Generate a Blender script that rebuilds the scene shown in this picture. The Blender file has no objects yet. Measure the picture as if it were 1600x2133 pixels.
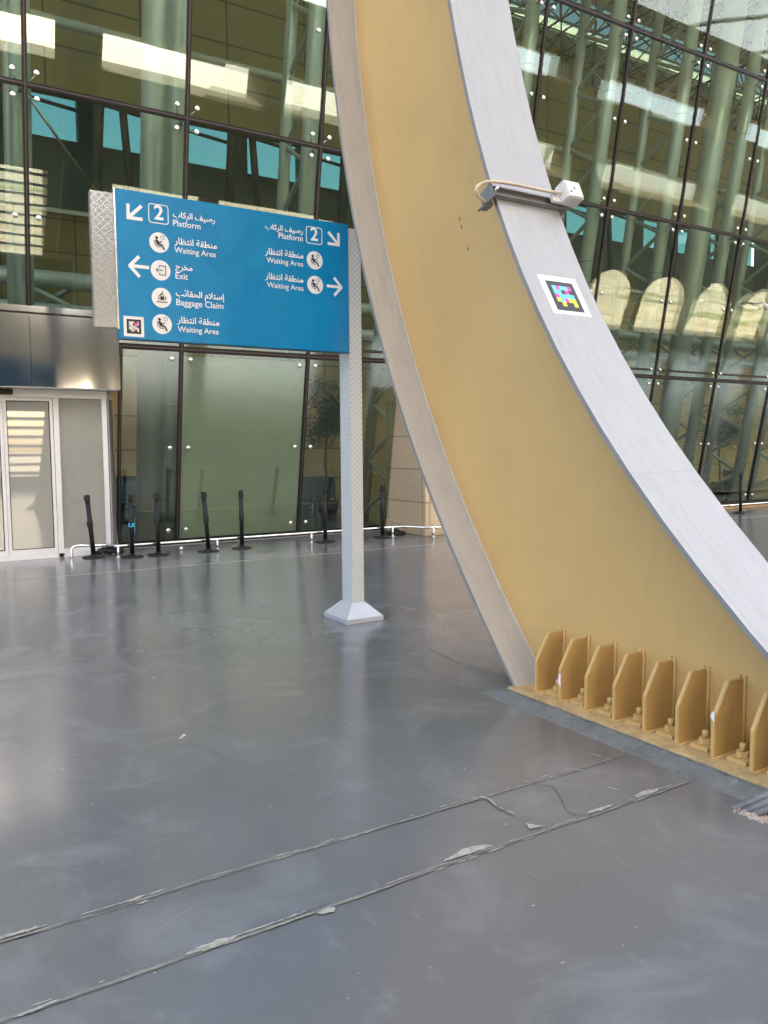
import bpy, bmesh, math, random, unicodedata
from mathutils import Matrix, Vector
random.seed(7)
R = math.radians
SC = bpy.context.scene
C = SC.collection

# ------------------------------------------------------------------ camera
cam = bpy.data.cameras.new('camera')
cam.sensor_fit = 'HORIZONTAL'; cam.sensor_width = 36; cam.lens = 1663.03 / 1600 * 36
cam.clip_start = .05; cam.clip_end = 2000
camo = bpy.data.objects.new('camera', cam); C.objects.link(camo)
rt = Vector((.8503, -.5256, -.0081)); fw = Vector((.5237, .8481, -.0806))
fw.normalize(); up = rt.cross(fw).normalized(); rt = fw.cross(up).normalized()
m = Matrix((rt, up, -fw)).transposed().to_4x4(); m.translation = Vector((0, -13.541, 1.65))
camo.matrix_world = m
SC.camera = camo

# ------------------------------------------------------------------ sky, sun, exposure
SUN_EL, SUN_AZ = R(34), R(188)          # the sun stands behind the far wall of the concourse
w = bpy.data.worlds.new('World'); SC.world = w; w.use_nodes = True
nt = w.node_tree; bg = nt.nodes['Background']
sky = nt.nodes.new('ShaderNodeTexSky'); sky.sky_type = 'NISHITA'; sky.sun_disc = False
sky.sun_elevation = SUN_EL; sky.sun_rotation = SUN_AZ; sky.air_density = 1; sky.dust_density = 3.5; sky.ozone_density = .6
nt.links.new(sky.outputs[0], bg.inputs[0]); bg.inputs[1].default_value = .15
sl = bpy.data.lights.new('sun', 'SUN'); sl.energy = 4; sl.angle = R(.5); sl.color = (1, .94, .84)
so = bpy.data.objects.new('sun', sl); C.objects.link(so)
sd = Vector((math.sin(SUN_AZ) * math.cos(SUN_EL), math.cos(SUN_AZ) * math.cos(SUN_EL), math.sin(SUN_EL)))
so.rotation_euler = sd.to_track_quat('Z', 'Y').to_euler()
SC.view_settings.view_transform = 'Standard'; SC.view_settings.look = 'None'
SC.view_settings.gamma = 1; SC.view_settings.exposure = 2.65
SC.render.engine = 'CYCLES'
cy = SC.cycles
cy.max_bounces = 10; cy.transparent_max_bounces = 24; cy.diffuse_bounces = 4; cy.glossy_bounces = 5
cy.transmission_bounces = 4; cy.caustics_reflective = False; cy.caustics_refractive = False
cy.sample_clamp_indirect = 6; cy.use_denoising = True

# ------------------------------------------------------------------ mesh helpers
class MB:
    def __init__(s): s.v = []; s.f = []; s.sm = []
    def add(s, vs, fs, smooth=False):
        n = len(s.v); s.v += [tuple(v) for v in vs]; s.f += [tuple(i + n for i in f) for f in fs]; s.sm += [smooth] * len(fs)
        return s
    def box(s, x0, x1, y0, y1, z0, z1):
        return s.add([(x, y, z) for x in (x0, x1) for y in (y0, y1) for z in (z0, z1)],
                     [(0, 1, 3, 2), (4, 6, 7, 5), (0, 4, 5, 1), (2, 3, 7, 6), (0, 2, 6, 4), (1, 5, 7, 3)])
    def hexa(s, p):   # eight corners: bottom loop 4, top loop 4
        return s.add(p, [(3, 2, 1, 0), (4, 5, 6, 7), (0, 1, 5, 4), (1, 2, 6, 5), (2, 3, 7, 6), (3, 0, 4, 7)])
    def prism(s, poly, d):   # poly: list of 3D points, d: extrusion vector
        n = len(poly); d = Vector(d); a = [Vector(p) for p in poly]; b = [p + d for p in a]
        fs = [tuple(range(n))[::-1], tuple(range(n, 2 * n))] + [(i, (i + 1) % n, n + (i + 1) % n, n + i) for i in range(n)]
        return s.add(a + b, fs)
    def sheet(s, poly, z):
        return s.add([(p[0], p[1], z) for p in poly], [tuple(range(len(poly)))])
    def tube(s, pts, r, n=12, cap=True, r2=None):
        pts = [Vector(p) for p in pts]; N = len(pts); rs = [r] * N if not isinstance(r, (list, tuple)) else r
        T = []
        for i in range(N):
            t = (pts[min(i + 1, N - 1)] - pts[max(i - 1, 0)]).normalized(); T.append(t)
        u = T[0].orthogonal().normalized(); vs = []
        for i in range(N):
            u = (u - T[i] * u.dot(T[i])).normalized(); v = T[i].cross(u)
            for k in range(n):
                a = 2 * math.pi * k / n; vs.append(pts[i] + (u * math.cos(a) + v * math.sin(a)) * rs[i])
        fs = [(i * n + k, i * n + (k + 1) % n, (i + 1) * n + (k + 1) % n, (i + 1) * n + k) for i in range(N - 1) for k in range(n)]
        s.add(vs, fs, True)
        if cap:
            s.f.append(tuple(len(s.v) - N * n + k for k in range(n))[::-1]); s.sm.append(False)
            s.f.append(tuple(len(s.v) - n + k for k in range(n))); s.sm.append(False)
        return s
    def lathe(s, prof, n=24, c=(0, 0, 0), M=None):
        vs = []
        for (r, z) in prof:
            for k in range(n):
                a = 2 * math.pi * k / n; p = Vector((r * math.cos(a), r * math.sin(a), z))
                vs.append((M @ p if M else p) + Vector(c))
        N = len(prof)
        fs = [(i * n + k, i * n + (k + 1) % n, (i + 1) * n + (k + 1) % n, (i + 1) * n + k) for i in range(N - 1) for k in range(n)]
        return s.add(vs, fs, True)
    def build(s, name, mat, parent=None, bevel=0, loc=None, recalc=True):
        me = bpy.data.meshes.new(name); me.from_pydata(s.v, [], s.f); me.update()
        for p, k in zip(me.polygons, s.sm): p.use_smooth = k
        if recalc:
            bm = bmesh.new(); bm.from_mesh(me); bmesh.ops.recalc_face_normals(bm, faces=bm.faces)
            if bevel: bmesh.ops.bevel(bm, geom=[e for e in bm.edges if len(e.link_faces) == 2 and e.calc_face_angle(0) > .6], offset=bevel, segments=2, affect='EDGES', clamp_overlap=True)
            bm.to_mesh(me); bm.free()
        if isinstance(mat, (list, tuple)):
            for k in mat: me.materials.append(k)
        else: me.materials.append(mat)
        o = bpy.data.objects.new(name, me); C.objects.link(o)
        if parent: o.parent = parent
        if loc: o.location = loc
        return o

def tag(o, label=None, cat=None, group=None, kind=None):
    if label: o['label'] = label
    if cat: o['category'] = cat
    if group: o['group'] = group
    if kind: o['kind'] = kind
    return o
def thing(name, label, cat, loc=(0, 0, 0), group=None):
    o = bpy.data.objects.new(name, None); C.objects.link(o); o.location = loc; o.empty_display_size = .2
    return tag(o, label, cat, group)
def kids(o, table): return table.get(o.name, [])
def copy_tree(o, parent=None):
    c = o.copy(); C.objects.link(c)
    if parent: c.parent = parent
    for ch in [x for x in ALL() if x.parent == o]: copy_tree(ch, c)
    return c
def ALL(): return list(C.objects)

# ------------------------------------------------------------------ materials
def M0(name):
    m = bpy.data.materials.new(name); m.use_nodes = True; nt = m.node_tree
    return m, nt, nt.nodes['Principled BSDF']
def N(nt, t, **k):
    n = nt.nodes.new(t)
    for a, b in k.items(): setattr(n, a, b)
    return n
def noise(nt, scale, detail=5, rough=.55, stretch=(1, 1, 1), dist=0):
    tc = N(nt, 'ShaderNodeTexCoord'); mp = N(nt, 'ShaderNodeMapping'); mp.inputs['Scale'].default_value = stretch
    no = N(nt, 'ShaderNodeTexNoise'); no.inputs['Scale'].default_value = scale; no.inputs['Detail'].default_value = detail
    no.inputs['Roughness'].default_value = rough; no.inputs['Distortion'].default_value = dist
    nt.links.new(tc.outputs['Object'], mp.inputs[0]); nt.links.new(mp.outputs[0], no.inputs[0])
    return no.outputs['Fac']
def ramp(nt, src, stops):
    r = N(nt, 'ShaderNodeValToRGB'); e = r.color_ramp.elements
    while len(e) < len(stops): e.new(.5)
    for k, (p, c) in enumerate(stops): e[k].position = p; e[k].color = (*c, 1) if len(c) == 3 else (c[0], c[0], c[0], 1)
    nt.links.new(src, r.inputs[0]); return r.outputs[0]
def mixc(nt, f, a, b, mode='MIX'):
    x = N(nt, 'ShaderNodeMix', data_type='RGBA', blend_type=mode)
    for sock, v in ((x.inputs[0], f), (x.inputs[6], a), (x.inputs[7], b)):
        if hasattr(v, 'is_output'): nt.links.new(v, sock)
        elif isinstance(v, (int, float)): sock.default_value = v
        else: sock.default_value = (*v, 1)
    return x.outputs[2]
def math_(nt, op, a, b=0., c=0.):
    x = N(nt, 'ShaderNodeMath', operation=op)
    for i, v in enumerate((a, b, c)):
        if hasattr(v, 'is_output'): nt.links.new(v, x.inputs[i])
        else: x.inputs[i].default_value = v
    return x.outputs[0]
def bump(nt, b, src, strength, dist=.01):
    n = N(nt, 'ShaderNodeBump'); n.inputs['Strength'].default_value = strength; n.inputs['Distance'].default_value = dist
    nt.links.new(src, n.inputs['Height']); nt.links.new(n.outputs[0], b.inputs['Normal'])
def pm(name, col, rough=.5, metal=0, var=.12, scale=3, bmp=0, bscale=60, stretch=(1, 1, 1), rvar=.08, coat=0):
    m, nt, b = M0(name)
    f = noise(nt, scale, 6, .6, stretch)
    lo = tuple(max(0, c * (1 - var)) for c in col); hi = tuple(min(1, c * (1 + var)) for c in col)
    nt.links.new(ramp(nt, f, [(.3, lo), (.7, hi)]), b.inputs['Base Color'])
    r = N(nt, 'ShaderNodeMapRange'); r.inputs[3].default_value = max(0, rough - rvar); r.inputs[4].default_value = min(1, rough + rvar)
    nt.links.new(f, r.inputs[0]); nt.links.new(r.outputs[0], b.inputs['Roughness'])
    b.inputs['Metallic'].default_value = metal; b.inputs['Coat Weight'].default_value = coat
    if bmp: bump(nt, b, noise(nt, bscale, 4), bmp, .01)
    return m

MT = {}
# grey epoxy floor with scuffs, faint patches and fine scratches
m, nt, b = M0('epoxy_floor')
big = noise(nt, .45, 5, .6); mid = noise(nt, 1.7, 7, .62, dist=.8); fine = noise(nt, 9, 8, .7, (1, .5, 1)); dust = noise(nt, 60, 3, .7)
c = ramp(nt, big, [(.3, (.122, .124, .130)), (.72, (.155, .157, .162))])
c = mixc(nt, ramp(nt, mid, [(.50, (0,)), (.72, (.5,))]), c, (.245, .25, .26))
c = mixc(nt, ramp(nt, fine, [(.58, (0,)), (.76, (.34,))]), c, (.27, .27, .275))
c = mixc(nt, ramp(nt, dust, [(.74, (0,)), (.80, (.5,))]), c, (.34, .34, .34))
nt.links.new(c, b.inputs['Base Color'])
nt.links.new(math_(nt, 'MULTIPLY_ADD', mid, .20, .09), b.inputs['Roughness'])
b.inputs['Specular IOR Level'].default_value = .75
bump(nt, b, noise(nt, 2.2, 3), .05, .02)
MT['floor'] = m
MT['floor_patch'] = pm('epoxy_floor_patch', (.168, .167, .172), .3, 0, .06, 2)
MT['joint_fill'] = pm('joint_sealant', (.19, .18, .155), .7, 0, .35, 9, .4, 80)
MT['joint_dark'] = pm('joint_dark_gap', (.12, .115, .105), .8, 0, .3, 14)  # dark lines of the cracks and joint edges
MT['bare'] = pm('bare_concrete', (.34, .32, .285), .85, 0, .35, 45, .5, 120)
MT['grout'] = pm('grey_painted_grout', (.15, .155, .15), .55, 0, .22, 11, .8, 45)
# girder paint
m, nt, b = M0('ochre_paint')
f1 = noise(nt, 1.1, 5, .6); f2 = noise(nt, 30, 6, .7)
c = ramp(nt, f1, [(.3, (.53, .340, .132)), (.7, (.59, .380, .148))])
c = mixc(nt, ramp(nt, f2, [(.70, (0,)), (.78, (.35,))]), c, (.36, .25, .10))
f3 = noise(nt, 2.4, 6, .65, (1, 4, .6)); c = mixc(nt, ramp(nt, f3, [(.52, (0,)), (.8, (.25,))]), c, (.43, .28, .12))
f4 = noise(nt, 90, 3, .6); c = mixc(nt, ramp(nt, f4, [(.76, (0,)), (.79, (.8,))]), c, (.72, .62, .42))
nt.links.new(c, b.inputs['Base Color']); b.inputs['Roughness'].default_value = .42; b.inputs['Specular IOR Level'].default_value = .4
bump(nt, b, noise(nt, 260, 2), .06, .004)
MT['ochre'] = m
MT['ochre_dirty'] = pm('dusty_ochre_paint', (.50, .345, .165), .7, 0, .28, 14, .6, 70)
def streak(name, col, dirt, rough, metal=0):
    m, nt, b = M0(name)
    f1 = noise(nt, 3.2, 7, .65, (6, 1, 1)); f2 = noise(nt, 1.2, 4); f3 = noise(nt, 55, 4, .7)
    c = mixc(nt, ramp(nt, f1, [(.45, (0,)), (.75, (.7,))]), col, dirt)
    c = mixc(nt, ramp(nt, f2, [(.4, (0,)), (.7, (.35,))]), c, tuple(x * .86 for x in col))
    c = mixc(nt, ramp(nt, f3, [(.68, (0,)), (.76, (.3,))]), c, tuple(min(1, x * 1.25) for x in col))
    nt.links.new(c, b.inputs['Base Color']); b.inputs['Roughness'].default_value = rough; b.inputs['Metallic'].default_value = metal
    bump(nt, b, f1, .08, .004)
    return m
MT['white_steel'] = streak('white_painted_flange', (.385, .39, .42), (.31, .312, .328), .42)
MT['beige_steel'] = streak('beige_grey_flange', (.47, .44, .415), (.36, .335, .31), .48)
MT['edge_steel'] = pm('flange_edge', (.22, .215, .21), .5, 0, .12, 5)
# glass: a tinted see-through coat plus a mirror coat that grows with the view angle
def glass(name, tint, ior, refl=1.0, rough=0.0, wob=.0):
    m = bpy.data.materials.new(name); m.use_nodes = True; nt = m.node_tree; nt.nodes.clear()
    o = N(nt, 'ShaderNodeOutputMaterial'); t = N(nt, 'ShaderNodeBsdfTransparent'); g = N(nt, 'ShaderNodeBsdfAnisotropic')
    g.inputs['Roughness'].default_value = rough; t.inputs[0].default_value = (*tint, 1); g.inputs[0].default_value = (.96, 1, .99, 1)
    fr = N(nt, 'ShaderNodeFresnel'); ge = N(nt, 'ShaderNodeNewGeometry')      # same mirror strength from either side of the pane
    nt.links.new(math_(nt, 'ADD', math_(nt, 'MULTIPLY', ge.outputs['Backfacing'], 1 / ior - ior), ior), fr.inputs[0])
    mx = N(nt, 'ShaderNodeMixShader')
    nt.links.new(math_(nt, 'MULTIPLY', fr.outputs[0], refl), mx.inputs[0])
    nt.links.new(t.outputs[0], mx.inputs[1]); nt.links.new(g.outputs[0], mx.inputs[2]); nt.links.new(mx.outputs[0], o.inputs[0])
    if wob:
        bn = N(nt, 'ShaderNodeBump'); bn.inputs['Strength'].default_value = wob; bn.inputs['Distance'].default_value = .02
        nt.links.new(noise(nt, .55, 2), bn.inputs['Height']); nt.links.new(bn.outputs[0], g.inputs['Normal']); nt.links.new(bn.outputs[0], fr.inputs['Normal'])
    return m
MT['glass'] = glass('green_facade_glass', (.785, .86, .80), 1.7, 1.0, 0, .05)
MT['teal_glass'] = glass('teal_window_glass', (.34, .47, .42), 1.45)
MT['added_roof_glass'] = glass('added_rooflight_glass', (.42, .46, .42), 1.4)  # dark tint for the added roof openings, limits the light they let in
m, nt, b = M0('frosted_film')
nt.links.new(ramp(nt, noise(nt, .9, 4, .5, (1, 1, 2)), [(.3, (.36, .33, .26)), (.7, (.40, .37, .29))]), b.inputs['Base Color'])
b.inputs['Roughness'].default_value = .6
MT['film'] = m
m, nt, b = M0('door_film_glass')
nt.links.new(ramp(nt, noise(nt, .9, 4), [(.3, (.27, .265, .235)), (.7, (.31, .30, .27))]), b.inputs['Base Color'])
b.inputs['Roughness'].default_value = .5; b.inputs['Coat Weight'].default_value = 1; b.inputs['Coat IOR'].default_value = 1.9; b.inputs['Coat Roughness'].default_value = .015
MT['door_glass'] = m
MT['gasket'] = pm('black_gasket', (.012, .010, .011), .3, 0, .3, 5)
MT['gasket_lip'] = pm('gasket_bronze_lip', (.07, .05, .05), .35, .5, .2, 5)
MT['steel'] = pm('stainless_fitting', (.72, .72, .70), .22, 1, .1, 20)
m, nt, b = M0('mirror_fascia_steel')
b.inputs['Base Color'].default_value = (.64, .64, .66, 1); b.inputs['Metallic'].default_value = 1; b.inputs['Roughness'].default_value = .10
bump(nt, b, noise(nt, .9, 0, .3, (1.5, 1, .3)), .9, .10)
MT['mirror'] = m
MT['alu'] = pm('white_aluminium_frame', (.66, .65, .66), .35, .1, .05, 3)
MT['alu_dark'] = pm('grey_profile', (.22, .21, .2), .45, .2, .1, 3)
MT['pipe'] = pm('pale_green_grey_pipe', (.44, .43, .40), .30, .15, .08, 1.5)
MT['bigpipe'] = pm('large_column_paint', (.50, .49, .46), .32, .15, .08, 1.2)
MT['dark_truss'] = pm('dark_steel_truss', (.06, .065, .05), .5, .3, .2, 3)
MT['black_plastic'] = pm('black_plastic', (.014, .014, .015), .38, 0, .3, 12)
MT['black_metal'] = pm('black_powder_coat', (.012, .012, .013), .33, 0, .25, 9)
for k_ in ('black_plastic', 'black_metal', 'gasket'):
    MT[k_].node_tree.nodes['Principled BSDF'].inputs['Specular IOR Level'].default_value = .22
MT['blue_tape'] = pm('blue_tape', (.03, .33, .55), .5)
MT['white_paper'] = pm('white_sticker', (.82, .82, .84), .5, 0, .03, 5)
MT['black_ink'] = pm('black_ink', (.015, .015, .018), .45)
MT['cyan'] = pm('cyan_ink', (.12, .62, .85), .5, 0, .03); MT['magenta'] = pm('magenta_ink', (.75, .06, .45), .5, 0, .03); MT['yellow'] = pm('yellow_ink', (.85, .72, .03), .5, 0, .03)
MT['pale_cyan'] = pm('faded_cyan_ink', (.38, .65, .80), .5, 0, .03); MT['pale_magenta'] = pm('faded_magenta_ink', (.72, .25, .58), .5, 0, .03); MT['pale_yellow'] = pm('faded_yellow_ink', (.85, .78, .30), .5, 0, .03)
MT['plastic_white'] = pm('white_plastic', (.66, .64, .63), .45, 0, .06, 8)
MT['cable_cream'] = pm('cream_cable', (.62, .50, .38), .5, 0, .1, 8)
MT['chan'] = pm('galvanised_channel', (.19, .19, .19), .5, 0, .15, 12)
MT['conduit'] = pm('grey_flex_conduit', (.16, .15, .15), .5, .1, .25, 14)
MT['rubble'] = pm('broken_concrete', (.42, .34, .28), .9, 0, .5, 18, .8, 60)
# sign faces
m, nt, b = M0('blue_sign_face')
f1 = noise(nt, 2.5, 7, .65, (1, 1, .6), 1.2)
c = ramp(nt, f1, [(.35, (.0, .20, .46)), (.75, (.004, .26, .54))])
nt.links.new(c, b.inputs['Base Color']); nt.links.new(math_(nt, 'MULTIPLY_ADD', f1, .3, .18), b.inputs['Roughness'])
b.inputs['Specular IOR Level'].default_value = .35
MT['sign_blue'] = m
MT['sign_edge'] = pm('blue_sign_edge', (.03, .16, .27), .4)
MT['sign_white'] = pm('sign_white_film', (.84, .84, .88), .4, 0, .02)
def lattice(name, base, line, a, metal, rough, th=.1):
    # overlapping circles etched into the plate
    m, nt, b = M0(name)
    tc = N(nt, 'ShaderNodeTexCoord'); mp = N(nt, 'ShaderNodeMapping'); mp.inputs['Scale'].default_value = (1 / a,) * 3
    nt.links.new(tc.outputs['Object'], mp.inputs[0])
    sx = N(nt, 'ShaderNodeSeparateXYZ'); nt.links.new(mp.outputs[0], sx.inputs[0])
    u = math_(nt, 'FRACT', math_(nt, 'ADD', math_(nt, 'ADD', sx.outputs[0], sx.outputs[1]), 100)); v = math_(nt, 'FRACT', math_(nt, 'ADD', sx.outputs[2], 100))
    tot = None
    for (cx, cy) in ((0, 0), (1, 0), (0, 1), (1, 1), (.5, .5)):
        dx = math_(nt, 'SUBTRACT', u, cx); dy = math_(nt, 'SUBTRACT', v, cy)
        d = math_(nt, 'SQRT', math_(nt, 'ADD', math_(nt, 'MULTIPLY', dx, dx), math_(nt, 'MULTIPLY', dy, dy)))
        k = math_(nt, 'LESS_THAN', math_(nt, 'ABSOLUTE', math_(nt, 'SUBTRACT', d, .5)), th * .5)
        tot = k if tot is None else math_(nt, 'MAXIMUM', tot, k)
    nt.links.new(mixc(nt, tot, base, line), b.inputs['Base Color']); b.inputs['Metallic'].default_value = metal
    nt.links.new(math_(nt, 'MULTIPLY_ADD', tot, .25, rough), b.inputs['Roughness'])
    bump(nt, b, tot, .5, .003)
    return m
MT['lattice'] = lattice('etched_lattice_plate', (.50, .51, .52), (.20, .21, .21), .06, .6, .25)
MT['lattice_post'] = lattice('etched_lattice_post', (.70, .70, .69), (.42, .43, .43), .05, .15, .34)
MT['post_base'] = pm('silver_painted_base', (.45, .46, .49), .4, .2, .06, 4)
# walls
def tiled(name, col, tw, th, seam, rough=.6, gap=.02, var=.05, axis='XZ'):
    m, nt, b = M0(name)
    tc = N(nt, 'ShaderNodeTexCoord'); sx = N(nt, 'ShaderNodeSeparateXYZ'); cb = N(nt, 'ShaderNodeCombineXYZ'); br = N(nt, 'ShaderNodeTexBrick')
    nt.links.new(tc.outputs['Object'], sx.inputs[0]); nt.links.new(math_(nt, 'ADD', sx.outputs[0], sx.outputs[1]), cb.inputs[0]); nt.links.new(sx.outputs[2], cb.inputs[1]); nt.links.new(cb.outputs[0], br.inputs[0])
    br.offset = 0; br.inputs['Scale'].default_value = 1; br.inputs['Brick Width'].default_value = tw; br.inputs['Row Height'].default_value = th; br.inputs['Mortar Size'].default_value = gap; br.inputs['Mortar Smooth'].default_value = .1
    br.inputs['Color1'].default_value = (*[c * (1 - var) for c in col], 1); br.inputs['Color2'].default_value = (*[min(1, c * (1 + var)) for c in col], 1); br.inputs['Mortar'].default_value = (*seam, 1)
    c = mixc(nt, .35, br.outputs[0], mixc(nt, 1, br.outputs[0], ramp(nt, noise(nt, 1.5, 5, .6, (1, 1, 4)), [(.3, (.7,)), (.7, (1,))]), 'MULTIPLY'))
    nt.links.new(c, b.inputs['Base Color']); b.inputs['Roughness'].default_value = rough
    return m
MT['inner_tile'] = tiled('tan_wall_panels', (.27, .19, .06), 1.75, .82, (.07, .05, .02), .5)
MT['inner_wood'] = tiled('warm_wall_panels', (.42, .25, .10), 1.75, .82, (.15, .09, .04), .5)
MT['stone'] = tiled('cream_stone_blocks', (.55, .42, .28), 1.2, .62, (.28, .2, .13), .7, .012, .08)
MT['cream'] = pm('cream_render', (.36, .30, .17), .8, 0, .1, 2)
MT['hall_wall'] = tiled('sand_wall_panels', (.17, .14, .08), 3.5, 1.4, (.14, .11, .07), .75, .02)
MT['soffit'] = pm('canopy_soffit', (.72, .69, .62), .7)
MT['green_wall'] = pm('dark_green_wall', (.085, .105, .085), .6, 0, .15, .6)
MT['slat'] = pm('grey_slat', (.42, .42, .41), .5)
m = bpy.data.materials.new('membrane'); m.use_nodes = True; nt = m.node_tree; nt.nodes.clear()  # translucent sheet overhead, added to spread the sun as soft light
o_ = N(nt, 'ShaderNodeOutputMaterial'); d_ = N(nt, 'ShaderNodeBsdfDiffuse'); t_ = N(nt, 'ShaderNodeBsdfTranslucent'); x_ = N(nt, 'ShaderNodeMixShader')
d_.inputs[0].default_value = (.78, .78, .75, 1); t_.inputs[0].default_value = (.74, .76, .78, 1); x_.inputs[0].default_value = .5
nt.links.new(d_.outputs[0], x_.inputs[1]); nt.links.new(t_.outputs[0], x_.inputs[2]); nt.links.new(x_.outputs[0], o_.inputs[0]); MT['membrane'] = m
MT['sand'] = pm('sunlit_sand', (.60, .50, .31), .95, 0, .3, .15)
MT['grass'] = pm('dry_grass', (.30, .30, .10), .95, 0, .5, .6)
MT['inner_floor'] = pm('polished_floor_tiles', (.24, .24, .22), .2, 0, .1, 1)
MT['leaf'] = pm('ficus_leaf', (.035, .085, .035), .5, 0, .4, 4)
MT['bark'] = pm('bark', (.12, .08, .05), .8, 0, .3, 8)
MT['teal_fabric'] = pm('dark_teal_fabric', (.02, .06, .075), .7)
MT['wood_top'] = pm('wood_counter', (.55, .36, .16), .5, 0, .15, 2, stretch=(1, 6, 1))

# ------------------------------------------------------------------ setting
TL = math.tan(.1702); CL = math.cos(.1702); SL = math.sin(.1702)
def FY(z, d=0): return -z * TL + d / CL        # y of the leaning facade plane at height z, d metres behind it
tag(MB().box(-60, 110, -27.9, -.0, -.3, 0).build('floor', MT['floor']), kind='structure')
tag(MB().box(-60, 110, .0, 30, -.3, -.002).build('indoor_floor', MT['inner_floor']), kind='structure')
tag(MB().add([(-700, -700, -.35), (800, -700, -.35), (800, 700, -.35), (-700, 700, -.35)], [(0, 1, 2, 3)]).build('ground', MT['sand']), kind='structure')
g = MB()
for k in range(60):
    cx, cy, r = random.uniform(-60, 160), random.uniform(-130, -32), random.uniform(2, 8)
    g.sheet([(cx + r * math.cos(a) * random.uniform(.7, 1.6), cy + r * .6 * math.sin(a) * random.uniform(.7, 1.2)) for a in [i * math.pi / 6 for i in range(12)]], -.33 + k * .0004)
tag(g.build('grass_patch', MT['grass']), kind='structure')
# paint-flaked joints of the floor
def wavy(pts, w0, step=.02, amp=.35, seed=1):
    rnd = random.Random(seed); out = []
    for (a, b) in zip(pts[:-1], pts[1:]):
        L_ = math.hypot(b[0] - a[0], b[1] - a[1]); n = max(2, int(L_ / step))
        for i in range(n): out.append((a[0] + (b[0] - a[0]) * i / n, a[1] + (b[1] - a[1]) * i / n))
    out.append(pts[-1]); n = len(out); lo, hi = [], []
    for i, p in enumerate(out):
        a = out[max(0, i - 1)]; b = out[min(n - 1, i + 1)]; dx, dy = b[0] - a[0], b[1] - a[1]; l = math.hypot(dx, dy) or 1
        ww = w0(i / (n - 1)) if callable(w0) else w0
        wa = ww / 2 * (1 + rnd.uniform(-amp, amp)); wb = ww / 2 * (1 + rnd.uniform(-amp, amp))
        lo.append((p[0] + dy / l * wa, p[1] - dx / l * wa)); hi.append((p[0] - dy / l * wb, p[1] + dx / l * wb))
    return lo, hi
def strip(mb, pts, w, z, **k):
    lo, hi = wavy(pts, w, **k)
    n = len(lo); mb.add([(p[0], p[1], z) for p in lo] + [(p[0], p[1], z) for p in hi], [(i, i + 1, n + i + 1, n + i) for i in range(n - 1)])
YA, YB = -10.675, -11.088
j = MB()
strip(j, [(-4, YA), (.24, YA), (.56, YA - .012), (.94, YA + .01), (1.76, YA), (2.28, YA - .01), (2.6, YA - .01)], lambda t: .030 - .016 * t, .002, seed=2, amp=.2)
strip(j, [(-4, YB), (.2, YB), (.74, YB), (1.5, YB), (2.06, YB + .012), (2.6, YB), (3.26, YB)], .016, .002, seed=3, amp=.3)
strip(j, [(2.6, YA - .01), (2.87, YA - .025), (3.3, YA)], .007, .002, seed=4)
tag(j.build('joint_filler', MT['joint_fill'], recalc=False), kind='structure')
j = MB()
strip(j, [(-4, YA - .012), (.9, YA - .010), (1.9, YA - .010), (2.3, YA - .016)], .0035, .004, seed=5, amp=.6)
strip(j, [(-4, YB - .010), (1.2, YB - .012), (2.0, YB), (3.3, YB - .010)], .0035, .004, seed=6, amp=.6)
strip(j, [(-6, -8.3), (.494, -8.273), (.92, -8.20), (2.31, -8.16), (3.6, -8.15)], .003, .004, seed=7, amp=.7)
strip(j, [(2.28, -10.687), (2.301, -10.731), (2.281, -10.807), (2.298, -10.903)], .007, .004, seed=8, amp=.6)
strip(j, [(2.608, -10.688), (2.66, -10.77), (2.628, -10.849), (2.556, -10.954), (2.523, -11.019), (2.587, -11.088)], .006, .004, seed=9, amp=.7)
strip(j, [(3.703, -8.137), (3.644, -8.555), (3.622, -8.947), (3.707, -9.226)], .006, .004, seed=12, amp=.7)
tag(j.build('floor_crack', MT['joint_dark'], recalc=False), kind='structure')
j = MB()
rnd = random.Random(5)
def flake(pts, z=.006, jag=.004):
    out = []
    for (a, b) in zip(pts, pts[1:] + pts[:1]):
        n = max(1, int(math.hypot(b[0] - a[0], b[1] - a[1]) / .015))
        for i in range(n): out.append((a[0] + (b[0] - a[0]) * i / n + rnd.uniform(-jag, jag), a[1] + (b[1] - a[1]) * i / n + rnd.uniform(-jag, jag)))
    j.sheet(out, z)
flake([(.2, -10.648), (.314, -10.650), (.382, -10.661), (.326, -10.672), (.2, -10.668)])
flake([(.74, -11.085), (.787, -11.066), (.855, -11.061), (.931, -11.079), (.891, -11.094), (.806, -11.10)])
flake([(1.785, -11.062), (1.85, -11.040), (1.934, -11.022), (2.021, -11.038), (2.047, -11.068), (1.922, -11.070)])
flake([(2.290, -10.985), (2.32, -11.033), (2.345, -11.055), (2.27, -11.045)])
flake([(2.903, -11.057), (2.992, -11.045), (3.104, -11.066), (3.031, -11.084), (2.905, -11.080)])
flake([(1.21, -11.105), (1.267, -11.092), (1.285, -11.111), (1.265, -11.13), (1.225, -11.125)])
flake([(2.575, -11.07), (2.62, -11.055), (2.70, -11.062), (2.76, -11.068), (2.66, -11.082)])
flake([(.95, -11.073), (1.1, -11.078), (1.25, -11.073), (1.1, -11.071)])
flake([(.22, -11.10), (.3, -11.085), (.36, -11.088), (.28, -11.105)])
flake([(.62, -10.665), (.70, -10.655), (.735, -10.66), (.69, -10.672)]); flake([(.68, -10.70), (.72, -10.693), (.73, -10.70), (.7, -10.71)])
flake([(3.12, -10.57), (3.128, -10.572), (3.148, -10.625), (3.138, -10.623)], .004, .001); flake([(2.874, -10.92), (2.886, -10.922), (2.898, -10.975), (2.886, -10.973)], .004, .001)
flake([(2.9, -10.686), (2.912, -10.686), (2.928, -10.717), (2.916, -10.719)], .004, .001)
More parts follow.
